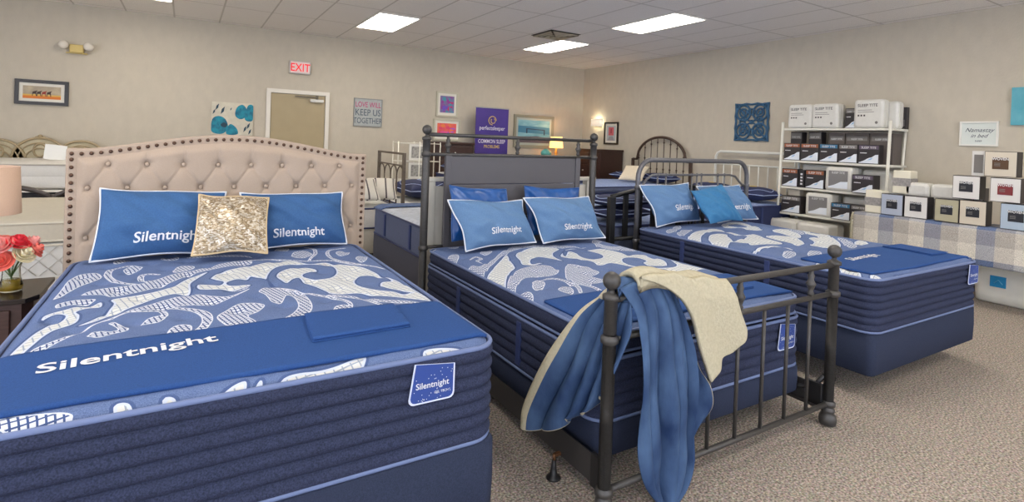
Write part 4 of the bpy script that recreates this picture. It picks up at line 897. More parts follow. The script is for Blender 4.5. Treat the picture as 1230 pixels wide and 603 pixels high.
flatpillow('pillow', 'navy pillow with light piping behind the black slatted headboard, upper one', (-3.93, -5.63, .89), .64, .42, .12, .05, NV2, LP)
# price cards
def card(label, c, w, h, rz, lean=.15):
    t = thing('price_card', label, 'card', c, 'price cards on the back beds', rz)
    MB().box((-w/2, 0, 0), (w/2, .003, h), R=Matrix.Rotation(-lean, 3, 'X')).build('card_sheet', pm('paper', (226, 226, 222), .6), t)
    MB().box((-w/2, 0, 0), (w/2, .05, .003)).build('card_foot', pm('paper', (226, 226, 222), .6), t)
card('white price card on the blue-grey mattress, just right of the charcoal headboard', (-3.93, -5.0, .75), .16, .17, -.5)
card('white price card nearer the far bed, behind the right post of the charcoal headboard', (-3.7, -4.55, .75), .14, .19, -.5)
# bed F: head to the right wall, spindle headboard
bed((-2.45, -.16, -3.3, -1.8), (.60, .85), .22, 'blue-grey pillow-top mattress in front of the dark chest of drawers', 'charcoal box spring of the mattress before the dark chest of drawers', BLUQ, GREYB, CHAR, pt=.09, chans=1)
t = wthing('spindle_headboard', 'brown arched spindle headboard against the right-hand wall', 'headboard', (-.1, -2.55, 0))
SBR = pm('bronze_wood', (72, 54, 44), .45, noise=.15, nscale=30)
ya, yb = -1.80, -3.26
def sh(y):
    d = abs(y-(ya+yb)/2)
    return 1.27 if d > .60 else 1.27+.44*math.sqrt(max(0, 1-(d/.62)**2))
PTS = [(-.1, ya, 1.27)]+[(-.1, ya-.11-(ya-yb-.22)*k/30, sh(ya-.11-(ya-yb-.22)*k/30)) for k in range(31)]+[(-.1, yb, 1.27)]
MB().tube(PTS, .026, 8).build('top_rail', SBR, t)
for y in (ya, yb): MB().box((-.125, y-.025, 0), (-.075, y+.025, 1.28)).build('post', SBR, t, bevel=.005)
MB().box((-.12, yb, .80), (-.08, ya, .86)).build('lower_rail', SBR, t)
for k in range(1, 9):
    y = ya+(yb-ya)*k/9; m_ = MB().tube([(-.1, y, .84), (-.1, y, sh(y))], .009, 8)
    for zz in (1.1, 1.3, sh(y)-.1): m_.sphere((-.1, y, zz), .019, 8, 6)
    m_.build('spindle', SBR, t)
SCR = pm('script_cushion', (214, 202, 180), .8, noise=.04, nscale=40)
sc_ = flatpillow('throw_pillow', 'beige cushion leaning on the far bed before the spindle headboard', (-.98, -2.75, .87), .44, .42, .12, -1.15, SCR, None, tilt=.62, cat='cushion')
flatpillow('pillow', 'navy pillow left of the beige cushion on the far bed', (-.55, -2.15, .885), .60, .42, .15, 1.57, NV2, LP)
flatpillow('pillow', 'navy pillow right of the beige cushion on the far bed', (-.55, -2.95, .885), .62, .44, .17, 1.57, NV2, LP)
t = wthing('folded_cloth', 'dark folded cloth on the far bed by the chest of drawers', 'folded cloth', (-2.1, -2.5, .885))
MB().box((-2.25, -2.75, .888), (-1.95, -2.25, .91)).build('cloth_body', NV2, t, bevel=.01)
# bed G: white headboard
bed((-2.3, -.16, -5.22, -3.75), (.46, .745), .14, 'quilted blue mattress before the white metal headboard, left of the shelving', 'dark box spring of the mattress before the white metal headboard', BLUQ, NV2, NV2, handles=[(-.9, -5.222, 'y')])
t = wthing('white_metal_headboard', 'white metal headboard with thin uprights against the right-hand wall', 'headboard', (-.1, -4.5, 0))
y0_, y1_ = -3.79, -5.25
PT = [(-.1, y0_, 0), (-.1, y0_, 1.40), (-.1, y0_-.03, 1.46), (-.1, y0_-.09, 1.49), (-.1, y1_+.09, 1.49), (-.1, y1_+.03, 1.46), (-.1, y1_, 1.40), (-.1, y1_, 0)]
MB().tube(PT, .021, 10).build('outer_tube', WHMETAL, t)
MB().tube([(-.1, y0_, 1.28), (-.1, y1_, 1.28)], .012, 8).build('middle_rail', WHMETAL, t); MB().tube([(-.1, y0_, .82), (-.1, y1_, .82)], .012, 8).build('lower_rail', WHMETAL, t)
for k in range(1, 9): MB().tube([(-.1, y0_+(y1_-y0_)*k/9, .82), (-.1, y0_+(y1_-y0_)*k/9, 1.28)], .009, 8).build('spindle', WHMETAL, t)
flatpillow('pillow', 'navy pillow with gold emblem beside the azure cushion, in front of the white headboard', (-.62, -4.15, .79), .66, .46, .20, 1.57, NV2, LP, emb=GOLD)
flatpillow('pillow', 'navy pillow with gold emblem next to the shelving, in front of the white headboard', (-.62, -4.88, .79), .66, .46, .20, 1.57, NV2, LP, emb=GOLD)
# beds at the left, head to the back wall
QW = pm('white_quilt', (208, 207, 202), .85, noise=.02, nscale=20, bump=.3, bscale=60)
CMT = pm('cream_mattress', (196, 188, 170), .85, noise=.03, nscale=40)
t = mattress('mattress', 'cream mattress lying on the white quilted one left of the tufted headboard', (-9.95, -8.63, -4.0, -2.05), (.535, .695), body=CMT, top=CMT, pipe=CREAM, chans=1, amp=.004, step=.04, tuft=.004)
t = mattress('mattress', 'white diamond-quilted mattress under the cream one, left of the tufted headboard', (-9.97, -8.60, -4.03, -2.03), (.225, .512), body=QW, top=QW, pipe=CREAM, chans=1, amp=.003, step=.06, tuft=0)
dq = MB()
for k in range(11):
    x = -9.9+.13*k
    dq.tube([(x, -4.037, .26), (min(x+.24, -8.63), -4.037, .26+min(.24, -8.63-x))], .0025, 5); dq.tube([(x, -4.037, .50), (min(x+.24, -8.63), -4.037, .50-min(.24, -8.63-x))], .004, 5)
dq.build('quilt_stitching', pm('stitch_grey', (202, 200, 194), .8), t)
box_base('box_spring', 'white box spring at the bottom of the stack left of the tufted headboard', (-9.97, -8.60, -4.03, -2.03), (.06, .222), QW)
t = thing('brochure', 'open paper brochure on the cream mattress behind the lamp', 'brochure', (-9.02, -3.45, .708), None, .2)
MB().box((-.14, -.05, 0), (.14, .05, .006)).box((-.13, -.045, .006), (.13, .045, .009)).build('pages', pm('paper_grey', (196, 190, 176), .6), t)
# dark mattress and white stack by the back wall
box_base('box_spring', 'pale box spring below the dark mattress by the back wall', (-10.3, -8.85, -1.75, -.25), (.12, .50), CMT)
t = mattress('mattress', 'black-sided mattress behind a curved dark rail near the back wall', (-10.3, -8.85, -1.75, -.25), (.505, .73), body=pm('black_border', (44, 42, 44), .7), top=QW, pipe=BLACK, chans=1, amp=.004, step=.06, tuft=0)
MB().box((-9.34, -1.765, .57), (-9.26, -1.757, .66)).build('brand_tag', pm('tag_navy2', (30, 40, 70), .5), t, bevel=.002)
t = mattress('mattress', 'white pillow-top mattress stacked topmost near the carved cream headboard', (-10.28, -8.87, -1.6, -.25), (.765, 1.045), body=OFFW, top=OFFW, pipe=pm('grey_piping', (170, 164, 154), .6), chans=2, amp=.01, step=.06, tuft=0)
t = wthing('curved_footboard', 'dark curved footboard rail in front of the black-sided mattress', 'footboard', (-9.5, -1.86, 0))
FBM = pm('pewter', (70, 62, 58), .4)
for x0, x1 in ((-9.98, -9.14), (-9.14, -8.3)):
    MB().tube([(x0+(x1-x0)*k/16, -1.86, .66+.15*math.sin(math.pi*k/16)**.6) for k in range(17)], .028, 8).build('arched_rail', FBM, t)
for x in (-9.98, -9.14, -8.3): MB().tube([(x, -1.86, 0), (x, -1.86, .72)], .026, 10).build('post', FBM, t)
# carved cream headboard
t = wthing('carved_headboard', 'antique cream carved headboard with scrolled arches against the back wall', 'headboard', (-9.57, -.1, 0))
AN = pm('antique_cream', (196, 184, 152), .6, noise=.12, nscale=14)
def half(cx, r, z0, n=16): return [(cx-r*math.cos(math.pi*k/n), z0+r*math.sin(math.pi*k/n)) for k in range(n+1)]
pl = [(-10.35, .5)]+half(-10.02, .30, 1.0)+half(-9.57, .30, 1.03)+half(-9.12, .30, 1.0)+[(-8.8, .5)]
pn = MB().box((-10.32, -.10, .5), (-8.82, -.05, 1.03))
for cx, z0 in ((-10.02, 1.0), (-9.57, 1.03), (-9.12, 1.0)): pn.prism(half(cx, .30, z0), -.10, -.05, fr=lambda a, b, c: (a, c, b))
pn.build('panel', AN, t, weld=False)
for cx, z0, R0 in ((-10.02, 1.0, .30), (-9.57, 1.03, .30), (-9.12, 1.0, .30)):
    for k, r in enumerate((R0, R0*.78, R0*.52)):
        MB().tube([(x, -.115, z) for x, z in half(cx, r, z0)], .016 if k == 0 else .009, 8).build('carved_arch', pm('antique_trim', (170, 152, 118), .5), t)
    MB().tube([(cx+.07*math.cos(a), -.115, z0+.13+.09*math.sin(a)) for a in [2*math.pi*k/20 for k in range(20)]], .012, 8, closed=True).build('medallion', pm('antique_trim', (170, 152, 118), .5), t)
MB().sphere((-9.57, -.11, 1.35), .03, 10, 8).sphere((-9.61, -.11, 1.335), .02, 10, 8).sphere((-9.53, -.11, 1.335), .02, 10, 8).build('crest', pm('antique_trim', (170, 152, 118), .5), t)
t = thing('price_card', 'white handwritten card standing on the white mattress before the carved headboard', 'card', (-9.28, -.95, 1.075), None, .25)
MB().box((-.11, 0, 0), (.11, .004, .19), R=Matrix.Rotation(-.15, 3, 'X') @ Matrix.Rotation(.12, 3, 'Y')).build('card_sheet', pm('paper', (226, 226, 222), .6), t)
MB().box((-.10, 0, 0), (.10, .05, .003)).build('card_foot', pm('paper', (226, 226, 222), .6), t)
# ================================================================ middle background
# iron arch footboard along Y and the beds round it
t = wthing('iron_arch_footboard', 'bronze iron bed end with pointed arches between the tufted headboard and the display rack', 'bed end', (-5.5, -2.9, 0))
IB = pm('iron_bronze', (112, 100, 88), .45, metal=.4, noise=.1, nscale=40)
ya, yb = -2.40, -3.41
for y in (ya, yb): MB().box((-5.52, y-.02, 0), (-5.48, y+.02, 1.33)).build('post', IB, t, bevel=.004)
MB().box((-5.518, yb, 1.305), (-5.482, ya, 1.33)).build('top_rail', IB, t); MB().box((-5.512, yb, 1.16), (-5.488, ya, 1.175)).build('middle_rail', IB, t)
MB().box((-5.512, yb, .45), (-5.488, ya, .47)).build('lower_rail', IB, t)
w = (ya-yb)/4
for k in range(1, 4): MB().tube([(-5.5, ya-w*k, .46), (-5.5, ya-w*k, 1.03)], .010, 8).build('upright', IB, t)
for k in range(4):
    c = ya-w*(k+.5); MB().tube([(-5.5, c+w/2*math.cos(a), 1.03+.125*math.sin(a)) for a in [math.pi*j/12 for j in range(13)]], .009, 8).build('arch', IB, t)
bed((-5.46, -4.15, -3.35, -2.35), (.42, .66), .12, 'white twin mattress right of the iron arches', 'pale box spring of the white twin mattress by the iron arches', QW, OFFW, CMT)
flatpillow('pillow', 'navy piped pillow on the white twin mattress by the iron arches', (-5.0, -2.75, .70), .62, .86, .24, 0, NV2, LP, emb=LP)
bed((-7.0, -5.56, -3.5, -1.5), (.42, .66), .12, 'white mattress behind the tufted headboard, carrying striped cushions', 'pale box spring of the white mattress carrying striped cushions', QW, OFFW, CMT)
flatpillow('pillow', 'navy pillow on the white mattress, glimpsed past the edge of the tufted headboard', (-5.95, -1.85, .70), .62, .40, .19, 0, NV2, LP)
STR = pm('ticking_white', (226, 220, 208), .8, noise=.02); STD = pm('ticking_stripe', (92, 84, 84), .8)
flatpillow('throw_pillow', 'white cushion with dark stripes, left one beside the tufted headboard', (-6.0, -3.30, .70), .42, .42, .14, -.1, STR, None, tilt=.55, stripes=STD, cat='cushion')
flatpillow('throw_pillow', 'white cushion with dark stripes, right one before the iron arches', (-5.74, -3.22, .70), .42, .42, .14, -.25, STR, None, tilt=.55, stripes=STD, cat='cushion')
# white wire display rack with framed photos
t = wthing('display_rack', 'white wire display rack beside the tall dark dresser', 'display rack', (-4.4, -1.0, 0))
WR = pm('white_wire', (222, 218, 204), .5)
for x in (-4.78, -4.40, -4.02):
    for y in (-1.12, -.85): MB().tube([(x, y, 0), (x, y, 1.46)], .010, 8).build('upright', WR, t)
for z in (.45, .80, 1.12, 1.43):
    m_ = MB()
    for y in (-1.12, -.85): m_.tube([(-4.78, y, z), (-4.02, y, z)], .008, 6)
    for k in range(9): m_.tube([(-4.78+.76*k/8, -1.12, z), (-4.78+.76*k/8, -.85, z)], .005, 6)
    m_.build('wire_shelf', WR, t)
PHT = pm('grey_photo', (120, 120, 116), .5, rgb2=(196, 192, 184), nscale=26, noise=.1)
for z, lab in ((1.135, 'top'), (.815, 'middle'), (.465, 'lower')):
    f = wthing('picture_frame', 'white-framed grey print on the %s shelf of the wire rack' % lab, 'picture frame', (-4.38, -.98, z), 'framed prints on the wire rack')
    m_ = MB()
    for a, b in (((-4.54, z), (-4.50, z+.28)), ((-4.26, z), (-4.22, z+.28)), ((-4.50, z), (-4.26, z+.04)), ((-4.50, z+.24), (-4.26, z+.28))): m_.box((a[0], -.995, a[1]), (b[0], -.975, b[1]))
    m_.build('frame', pm('frame_white', (232, 230, 222), .5), f)
    MB().box((-4.50, -.988, z+.04), (-4.26, -.978, z+.24)).build('print', PHT, f)
# tall dark dresser by the back wall
def chest(name, label, B, H_, cols, rows, face, m=DARKW):
    x0, x1, y0, y1 = B; t = wthing(name, label, 'dresser', ((x0+x1)/2, (y0+y1)/2, 0))
    MB().box((x0, y0, .06), (x1, y1, H_-.04)).build('carcass', m, t, bevel=.006)
    MB().box((x0-.025, y0-.025, H_-.04), (x1+(.025 if face == 'y' else 0), y1+(0 if face == 'y' else .025), H_)).build('top', m, t, bevel=.006)
    MB().box((x0+.02, y0+.02, 0), (x1-.02, y1-.02, .06)).build('plinth', m, t)
    for i in range(cols):
        for j in range(rows):
            zz0 = .09+(H_-.16)*j/rows+.01; zz1 = .09+(H_-.16)*(j+1)/rows-.01
            if face == 'y':
                a = x0+.02+(x1-x0-.04)*i/cols+.01; b = x0+.02+(x1-x0-.04)*(i+1)/cols-.01
                d = MB().box((a, y0-.014, zz0), (b, y0-.001, zz1)).build('drawer', m, t, bevel=.004)
                MB().sphere(((a+b)/2, y0-.024, (zz0+zz1)/2), .014, 8, 6).build('knob', WHMETAL, d, off=t.location)
            else:
                a = y0+.02+(y1-y0-.04)*i/cols+.01; b = y0+.02+(y1-y0-.04)*(i+1)/cols-.01
                d = MB().box((x0-.014, a, zz0), (x0-.001, b, zz1)).build('drawer', m, t, bevel=.004)
                MB().sphere((x0-.024, (a+b)/2, (zz0+zz1)/2), .016, 8, 6).build('knob', pm('nickel', (200, 196, 188), .3, metal=.7), d, off=t.location)
    return t
chest('dresser', 'tall dark brown dresser against the back wall under two colourful prints', (-3.86, -3.08, -.55, -.03), 1.47, 1, 5, 'y')
chest('dresser', 'wide dark chest of drawers near the room corner under the wall sconce', (-.63, -.03, -1.42, -.70), 1.43, 2, 5, 'x')
bed((-4.1, -3.15, -3.0, -1.1), (.70, .93), .12, 'white mattress glimpsed behind the charcoal headboard, left of its panel', 'dark box spring glimpsed behind the charcoal headboard', QW, NV2, CHAR)
flatpillow('pillow', 'navy striped pillow glimpsed through the charcoal headboard, left of its panel', (-3.85, -1.6, .97), .5, .5, .19, 0, NV2, LP)
# low console with lamp and teal jar by the back wall
chest('console_cabinet', 'dark low console under the seascape painting', (-1.75, -.75, -.60, -.04), 1.22, 2, 3, 'y')
t = wthing('table_lamp', 'small lit lamp with a glowing amber shade under the seascape painting', 'lamp', (-.98, -.36, 1.22))
MB().lathe([(.15, 1.42), (.125, 1.66), (.121, 1.66), (.146, 1.42)], (-.98, -.36, 0), 28, cap=False).build('lamp_shade', pm('amber_shade', (255, 200, 120), .7, emit=1.6), t)
MB().lathe([(.06, 1.221), (.06, 1.235), (.02, 1.25), (.035, 1.31), (.02, 1.38), (.012, 1.46), (.008, 1.6), (.001, 1.6)], (-.98, -.36, 0), 16).build('lamp_base', pm('brass_lamp', (200, 150, 70), .3, metal=.7), t)
ld = bpy.data.lights.new('bulb', 'POINT'); ld.energy = 6; ld.color = (1, .7, .38); ld.shadow_soft_size = .05; lo = bpy.data.objects.new('bulb', ld); COL.objects.link(lo); lo.parent = t; lo.location = (0, 0, .37)
t = wthing('ginger_jar', 'teal ceramic jar left of the amber lamp', 'jar', (-1.24, -.36, 1.22))
MB().lathe([(.05, 1.221), (.10, 1.25), (.12, 1.30), (.10, 1.35), (.05, 1.375), (.05, 1.39), (.001, 1.395)], (-1.24, -.36, 0), 20).build('jar_body', pm('teal_glaze', (96, 168, 160), .3), t)
# ================================================================ things on the walls
def framed(name, label, wall, a0, a1, z0, z1, fw_, fm, mats, art, cat='picture', depth=.03, matw=0, matm=None):
    """wall 'b' = back wall (a = x), 'r' = right wall (a = y, drawn left to right as y falls)"""
    W_, H_ = abs(a1-a0), z1-z0
    if wall == 'b': fr = lambda u, v, d: (a0+u*W_, -.003-d, z0+v*H_); c = ((a0+a1)/2, 0, z0)
    else: fr = lambda u, v, d: (-.003-d, a0-u*W_, z0+v*H_); c = (0, (a0+a1)/2, z0)
    t = wthing(name, label, cat, c)
    def bx(u0, v0, u1, v1, d0, d1, mb=None, mi=0):
        mb = mb or MB(); P = [fr(u, v, d) for d in (d0, d1) for u, v in ((u0, v0), (u1, v0), (u1, v1), (u0, v1))]
        return mb.add(P, [(0, 3, 2, 1), (4, 5, 6, 7), (0, 1, 5, 4), (1, 2, 6, 5), (2, 3, 7, 6), (3, 0, 4, 7)], mi)
    fu_, fv_ = fw_/W_, fw_/H_
    if fw_:
        m_ = MB()
        for q in ((0, 0, fu_, 1), (1-fu_, 0, 1, 1), (fu_, 0, 1-fu_, fv_), (fu_, 1-fv_, 1-fu_, 1)): bx(*q, 0, depth, m_)
        m_.build('frame', fm, t)
    d = depth*.5 if fw_ else depth
    u0, v0, u1, v1 = (fu_, fv_, 1-fu_, 1-fv_)
    if matw:
        bx(u0, v0, u1, v1, 0, d, None).build('mat_board', matm, t); d += .002
        u0 += matw/W_; u1 -= matw/W_; v0 += matw/H_; v1 -= matw/H_
    bx(u0, v0, u1, v1, 0, d).build('artwork' if art != 'sign' else 'board', mats[0], t)
    du, dv = u1-u0, v1-v0
    cell = [0]
    def shape(poly, m, name='artwork_shape', lift=.001):
        cell[0] += 1; lf = d+.0004*cell[0]+lift; vs = [fr(u0+u*du, v0+v*dv, lf) for u, v in poly]
        MB().add(vs, [tuple(range(len(poly)))]).build(name, m, t)
    def txt(s, u, v, size, m, sx=1, bold=.01, al='CENTER', shear=0):
        cell[0] += 1; lf = d+.0004*cell[0]+.001
        text_on(MB(), s, None, None, None, size, bold, al, fn=lambda x, y: fr(u0+u*du+(x*sx+y*shear)/W_, v0+v*dv+y/H_, lf)).build('lettering', m, t)
    return t, shape, txt
def blob(cx, cy, rx, ry, n=14, w=.12, s=0):
    return [(min(1, max(0, cx+rx*math.cos(2*math.pi*k/n)*(1+w*math.sin(k*2.3+s)))), min(1, max(0, cy+ry*math.sin(2*math.pi*k/n)*(1+w*math.cos(k*1.7+s))))) for k in range(n)]
BKF = pm('black_frame', (34, 28, 24), .35); MATW = pm('mat_white', (226, 222, 210), .7)
t, S, X = framed('framed_picture', 'black-framed print of horses on an orange plain, far left of the back wall', 'b', -9.87, -9.29, 1.79, 2.135, .045, BKF, [pm('sky_tan', (196, 180, 150), .6, rgb2=(150, 138, 122), nscale=9, noise=.1)], 'a', matw=.04, matm=MATW)
S([(0, 0), (1, 0), (1, .22), (0, .26)], pm('art_orange', (214, 120, 40), .6)); S([(0, .22), (1, .22), (1, .34), (0, .34)], pm('art_gold', (216, 176, 84), .6))
for k, (u, m) in enumerate(((.30, 'd'), (.42, 'd'), (.55, 'r'), (.68, 'd'))):
    mm = pm('art_brown', (60, 40, 34), .6) if m == 'd' else pm('art_red', (150, 52, 36), .6)
    S([(u-.06, .2), (u-.04, .2), (u-.035, .38), (u+.03, .38), (u+.04, .2), (u+.06, .2), (u+.05, .5), (u+.08, .66), (u+.04, .62), (u-.05, .54)], mm)
t, S, X = framed('canvas_print', 'canvas of teal flowers on cream behind the tufted headboard', 'b', -7.505, -6.905, 1.46, 1.985, 0, None, [pm('canvas_cream', (206, 200, 182), .7, noise=.08, nscale=12)], 'a')
TL_, TD = pm('art_teal', (24, 150, 172), .6, rgb2=(20, 96, 124), nscale=16, noise=.1), pm('art_darkteal', (36, 66, 84), .6)
smo = lambda P: [(min(1, max(0, a)), min(1, max(0, b))) for a, b in catmull([c for p in P for c in p], True, 4)]
S(smo([(.02, .08), (.2, .02), (.33, .08), (.40, .25), (.33, .48), (.18, .57), (.04, .50), (.0, .3)]), TL_); S(smo([(.36, .04), (.5, .0), (.64, .05), (.6, .22), (.46, .34), (.38, .22)]), TL_); S(smo([(.56, .62), (.68, .50), (.82, .58), (.84, .8), (.74, .95), (.6, .86)]), TL_); S(smo([(.80, .5), (.92, .44), (1, .52), (1, .92), (.88, .95), (.82, .75)]), TL_)
for a, b, s_ in ((.12, .85, .1), (.25, .75, .12), (.05, .7, .08), (.8, .2, .1), (.92, .12, .09), (.88, .3, .1), (.45, .8, .05)): S([(a-s_*.3, b-s_), (a+s_*.3, b-s_*.3), (a+s_*.5, b+s_), (a-s_*.1, b+s_*.3)], TD)
S(blob(.3, .3, .08, .07), TD)
SG = pm('sign_grey_wood', (172, 176, 174), .7, noise=.08, nscale=20)
t, S, X = framed('wall_sign', 'grey sign reading LOVE WILL KEEP US TOGETHER right of the door', 'b', -5.258, -4.735, 1.70, 2.21, .012, pm('frame_greywood', (150, 152, 150), .6), [SG], 'sign')
X('LOVE WILL', .5, .70, .135, pm('sign_pink', (186, 46, 110), .6), .70, .006); X('KEEP US', .5, .385, .165, pm('sign_slate', (84, 96, 108), .6), .80, .006); X('TOGETHER', .5, .09, .145, pm('sign_slate', (84, 96, 108), .6), .72, .006)
SV = pm('silver_frame', (196, 192, 170), .4)
for lab, a0, a1, z0, z1, cs in (('silver-framed purple and teal abstract print, upper of two by the purple banner', -3.655, -3.195, 1.965, 2.455, ((150, 60, 150), (70, 150, 170), (196, 40, 110), (110, 80, 190))),
                                ('silver-framed pink and orange abstract print, lower of two by the purple banner', -3.70, -3.13, 1.495, 1.915, ((232, 70, 110), (240, 130, 70), (170, 90, 200), (236, 90, 150)))):
    t, S, X = framed('framed_picture', lab, 'b', a0, a1, z0, z1, .03, SV, [pm('art_base'+str(cs[0][0]), cs[1], .6, rgb2=cs[0], nscale=14, noise=.1)], 'a', matw=.05, matm=MATW)
    rg = random.Random(4+int(z0))
    for k in range(14): c = cs[k % 4]; S(blob(rg.uniform(.15, .85), rg.uniform(.15, .85), rg.uniform(.06, .16), rg.uniform(.05, .13), s=k), pm('art_%d_%d' % (cs[0][0], k % 4), c, .6))
t, S, X = framed('framed_picture', 'large framed seascape with a pier left of the amber lamp', 'b', -1.865, -.825, 1.40, 2.11, .06, pm('frame_pewter', (150, 146, 128), .4), [pm('art_sea', (110, 168, 186), .6, rgb2=(150, 196, 204), nscale=5, noise=.1, stretch=(1, 1, 5))], 'a', matw=.05, matm=pm('mat_grey', (176, 184, 176), .7))
S([(0, .45), (1, .4), (1, .7), (0, .75)], pm('art_deepsea', (70, 130, 160), .6)); S([(0, 0), (1, 0), (1, .22), (.6, .3), (0, .26)], pm('art_shore', (96, 84, 92), .6))
S([(.25, .60), (.85, .56), (.85, .60), (.25, .64)], pm('art_pier', (50, 66, 88), .6)); S([(.25, .42), (.29, .42), (.29, .62), (.25, .62)], pm('art_pier', (50, 66, 88), .6)); S([(.81, .36), (.85, .36), (.85, .58), (.81, .58)], pm('art_pier', (50, 66, 88), .6))
t, S, X = framed('framed_picture', 'small black-framed red print on the right wall beside the sconce', 'r', -.80, -1.24, 1.54, 2.02, .035, BKF, [pm('art_pale', (176, 186, 190), .6)], 'a', matw=.045, matm=MATW)
S([(.2, .35), (.8, .35), (.8, .9), (.2, .9)], pm('art_rose', (196, 96, 104), .6)); S([(.1, 0), (.9, 0), (.7, .3), (.3, .3)], pm('art_grey', (150, 150, 156), .6)); S([(.45, .5), (.55, .5), (.55, .8), (.45, .8)], pm('art_darkred', (130, 30, 50), .6))
t, S, X = framed('wall_sign', 'white framed sign with script reading Namastay in bed on the right wall', 'r', -7.145, -7.50, 1.672, 1.955, .018, pm('frame_white', (232, 230, 222), .5), [pm('sign_white', (216, 222, 216), .6)], 'sign', depth=.025)
INK = pm('ink', (56, 66, 84), .6); X('Namastay', .5, .58, .066, INK, 1, .001, shear=.45); X('in bed', .5, .32, .062, INK, 1, .001, shear=.45); X('SLEEP', .5, .12, .026, INK, 1, .006)
t, S, X = framed('canvas_print', 'plain teal canvas cut by the right edge of the photo', 'r', -7.605, -8.05, 1.91, 2.325, 0, None, [pm('art_aqua', (74, 160, 178), .6, rgb2=(104, 176, 190), nscale=6, noise=.1)], 'a', depth=.035)
# sconce
t = wthing('wall_sconce', 'lit white wall sconce beside the room corner above the chest of drawers', 'sconce', (0, -.57, 1.9))
MB().box((-.02, -.66, 1.93), (-.001, -.48, 2.09)).build('backplate', pm('sconce_white', (230, 226, 210), .4), t)
m_ = MB(); 
def sc_panel(u, v): a = math.pi*(u-.5)*.9; return (-.03-.10*math.cos(a), -.57+.19*math.sin(a), 1.925+.165*v)
m_.grid(sc_panel, 16, 2).build('shade', pm('sconce_glow', (255, 246, 226), .5, emit=.25), t, solid=.006)
ld = bpy.data.lights.new('sconce_bulb', 'POINT'); ld.energy = 2.2; ld.color = (1, .93, .72); ld.shadow_soft_size = .03; lo = bpy.data.objects.new('sconce_bulb', ld); COL.objects.link(lo); lo.parent = t; lo.location = (-.075, 0, .14)
# carved medallion
t = wthing('wall_medallion', 'dark teal carved square wall medallion above the white metal headboard', 'wall decoration', (0, -4.385, 1.98))
MD = pm('medallion_teal', (34, 72, 104), .6, rgb2=(52, 100, 134), nscale=24, noise=.1)
CY, CZ, S0 = -4.385, 1.982, .30
def yz(pts, closed=True, r=.016): return MB().tube([(-.022, CY-a*S0, CZ+b*S0) for a, b in pts], r, 6, closed=closed)
for sx in (-1, 1):
    for sz in (-1, 1):
        yz([(sx*(.5+.42*math.cos(a)), sz*(.5+.42*math.sin(a))) for a in [2*math.pi*k/24 for k in range(24)]], r=.019).build('scroll_ring', MD, t)
        yz([(sx*(.5+.22*math.cos(a)), sz*(.5+.22*math.sin(a))) for a in [2*math.pi*k/18 for k in range(18)]], r=.017).build('scroll_ring', MD, t)
        MB().sphere((-.02, CY-sx*.5*S0, CZ+sz*.5*S0), .035, 12, 6, sc=(.4, 1, 1)).build('boss', MD, t)
        yz([(0, 0), (sx*.25, sz*.12), (sx*.5, sz*.5), (sx*.95, sz*.95)], False, .014).build('vine', MD, t)
MB().sphere((-.02, CY, CZ), .04, 14, 6, sc=(.4, 1, 1)).build('boss', MD, t)
for a, b in ((0, .55), (0, -.55), (.55, 0), (-.55, 0)): yz([(a+.16*math.cos(q)*(1 if b == 0 else 1.4), b+.16*math.sin(q)*(1 if a == 0 else 1.4)) for q in [2*math.pi*k/16 for k in range(16)]], r=.015).build('petal', MD, t)
E_ = []
for k in range(48):
    s = k/12; i = int(s); f = s-i; q = [(-1, 1), (1, 1), (1, -1), (-1, -1)]; a, b = q[i % 4], q[(i+1) % 4]; p = (a[0]+(b[0]-a[0])*f, a[1]+(b[1]-a[1])*f); w_ = 1-.05*abs(math.sin(f*math.pi*3)); E_.append((p[0]*w_, p[1]*w_))
yz(E_, r=.018).build('border', MD, t)
# purple roll-up banner
t = wthing('rollup_banner', 'purple roll-up banner about common sleep problems standing by the back wall', 'banner', (-2.55, -.30, 0))
PU = pm('banner_purple', (74, 52, 138), .55, rgb2=(60, 44, 124), nscale=2, noise=.1); PW = pm('banner_white', (226, 220, 236), .6); PG = pm('banner_gold', (206, 176, 104), .6)
MB().box((-2.925, -.302, .08), (-2.17, -.297, 2.18)).build('banner_sheet', PU, t)
MB().box((-2.95, -.36, 0), (-2.145, -.24, .08)).build('base_case', pm('alu', (170, 170, 172), .35, metal=.6), t, bevel=.01)
MB().box((-2.93, -.31, 2.175), (-2.165, -.29, 2.195)).build('top_clamp', pm('alu', (170, 170, 172), .35, metal=.6), t)
text_on(MB(), 'perfectsleeper', (-2.545, -.304, 1.74), (1, 0, 0), (0, 0, 1), .115, .006, sx=.88).build('lettering', PW, t)
text_on(MB(), 'COMMON SLEEP', (-2.545, -.304, 1.475), (1, 0, 0), (0, 0, 1), .105, .012, sx=.80).build('lettering', PW, t)
text_on(MB(), 'PROBLEMS', (-2.545, -.304, 1.375), (1, 0, 0), (0, 0, 1), .09, .012, sx=.85).build('lettering', PG, t)
text_on(MB(), 'SOLUTIONS TO', (-2.545, -.304, 1.58), (1, 0, 0), (0, 0, 1), .05, .004, sx=.9).build('lettering', PG, t)
MB().tube([(-2.545+.085*math.cos(a), -.306, 1.93+.085*math.sin(a)) for a in [2*math.pi*k/24 for k in range(19)]], .009, 6).tube([(-2.53+.05*math.cos(a), -.306, 1.925+.05*math.sin(a)) for a in [2.4+2*math.pi*k/24 for k in range(20)]], .008, 6).build('emblem', PG, t)
MB().sphere((-2.53, -.30, 1.22), .075, 14, 8, sc=(1, .03, 1)).build('round_picture', PW, t)
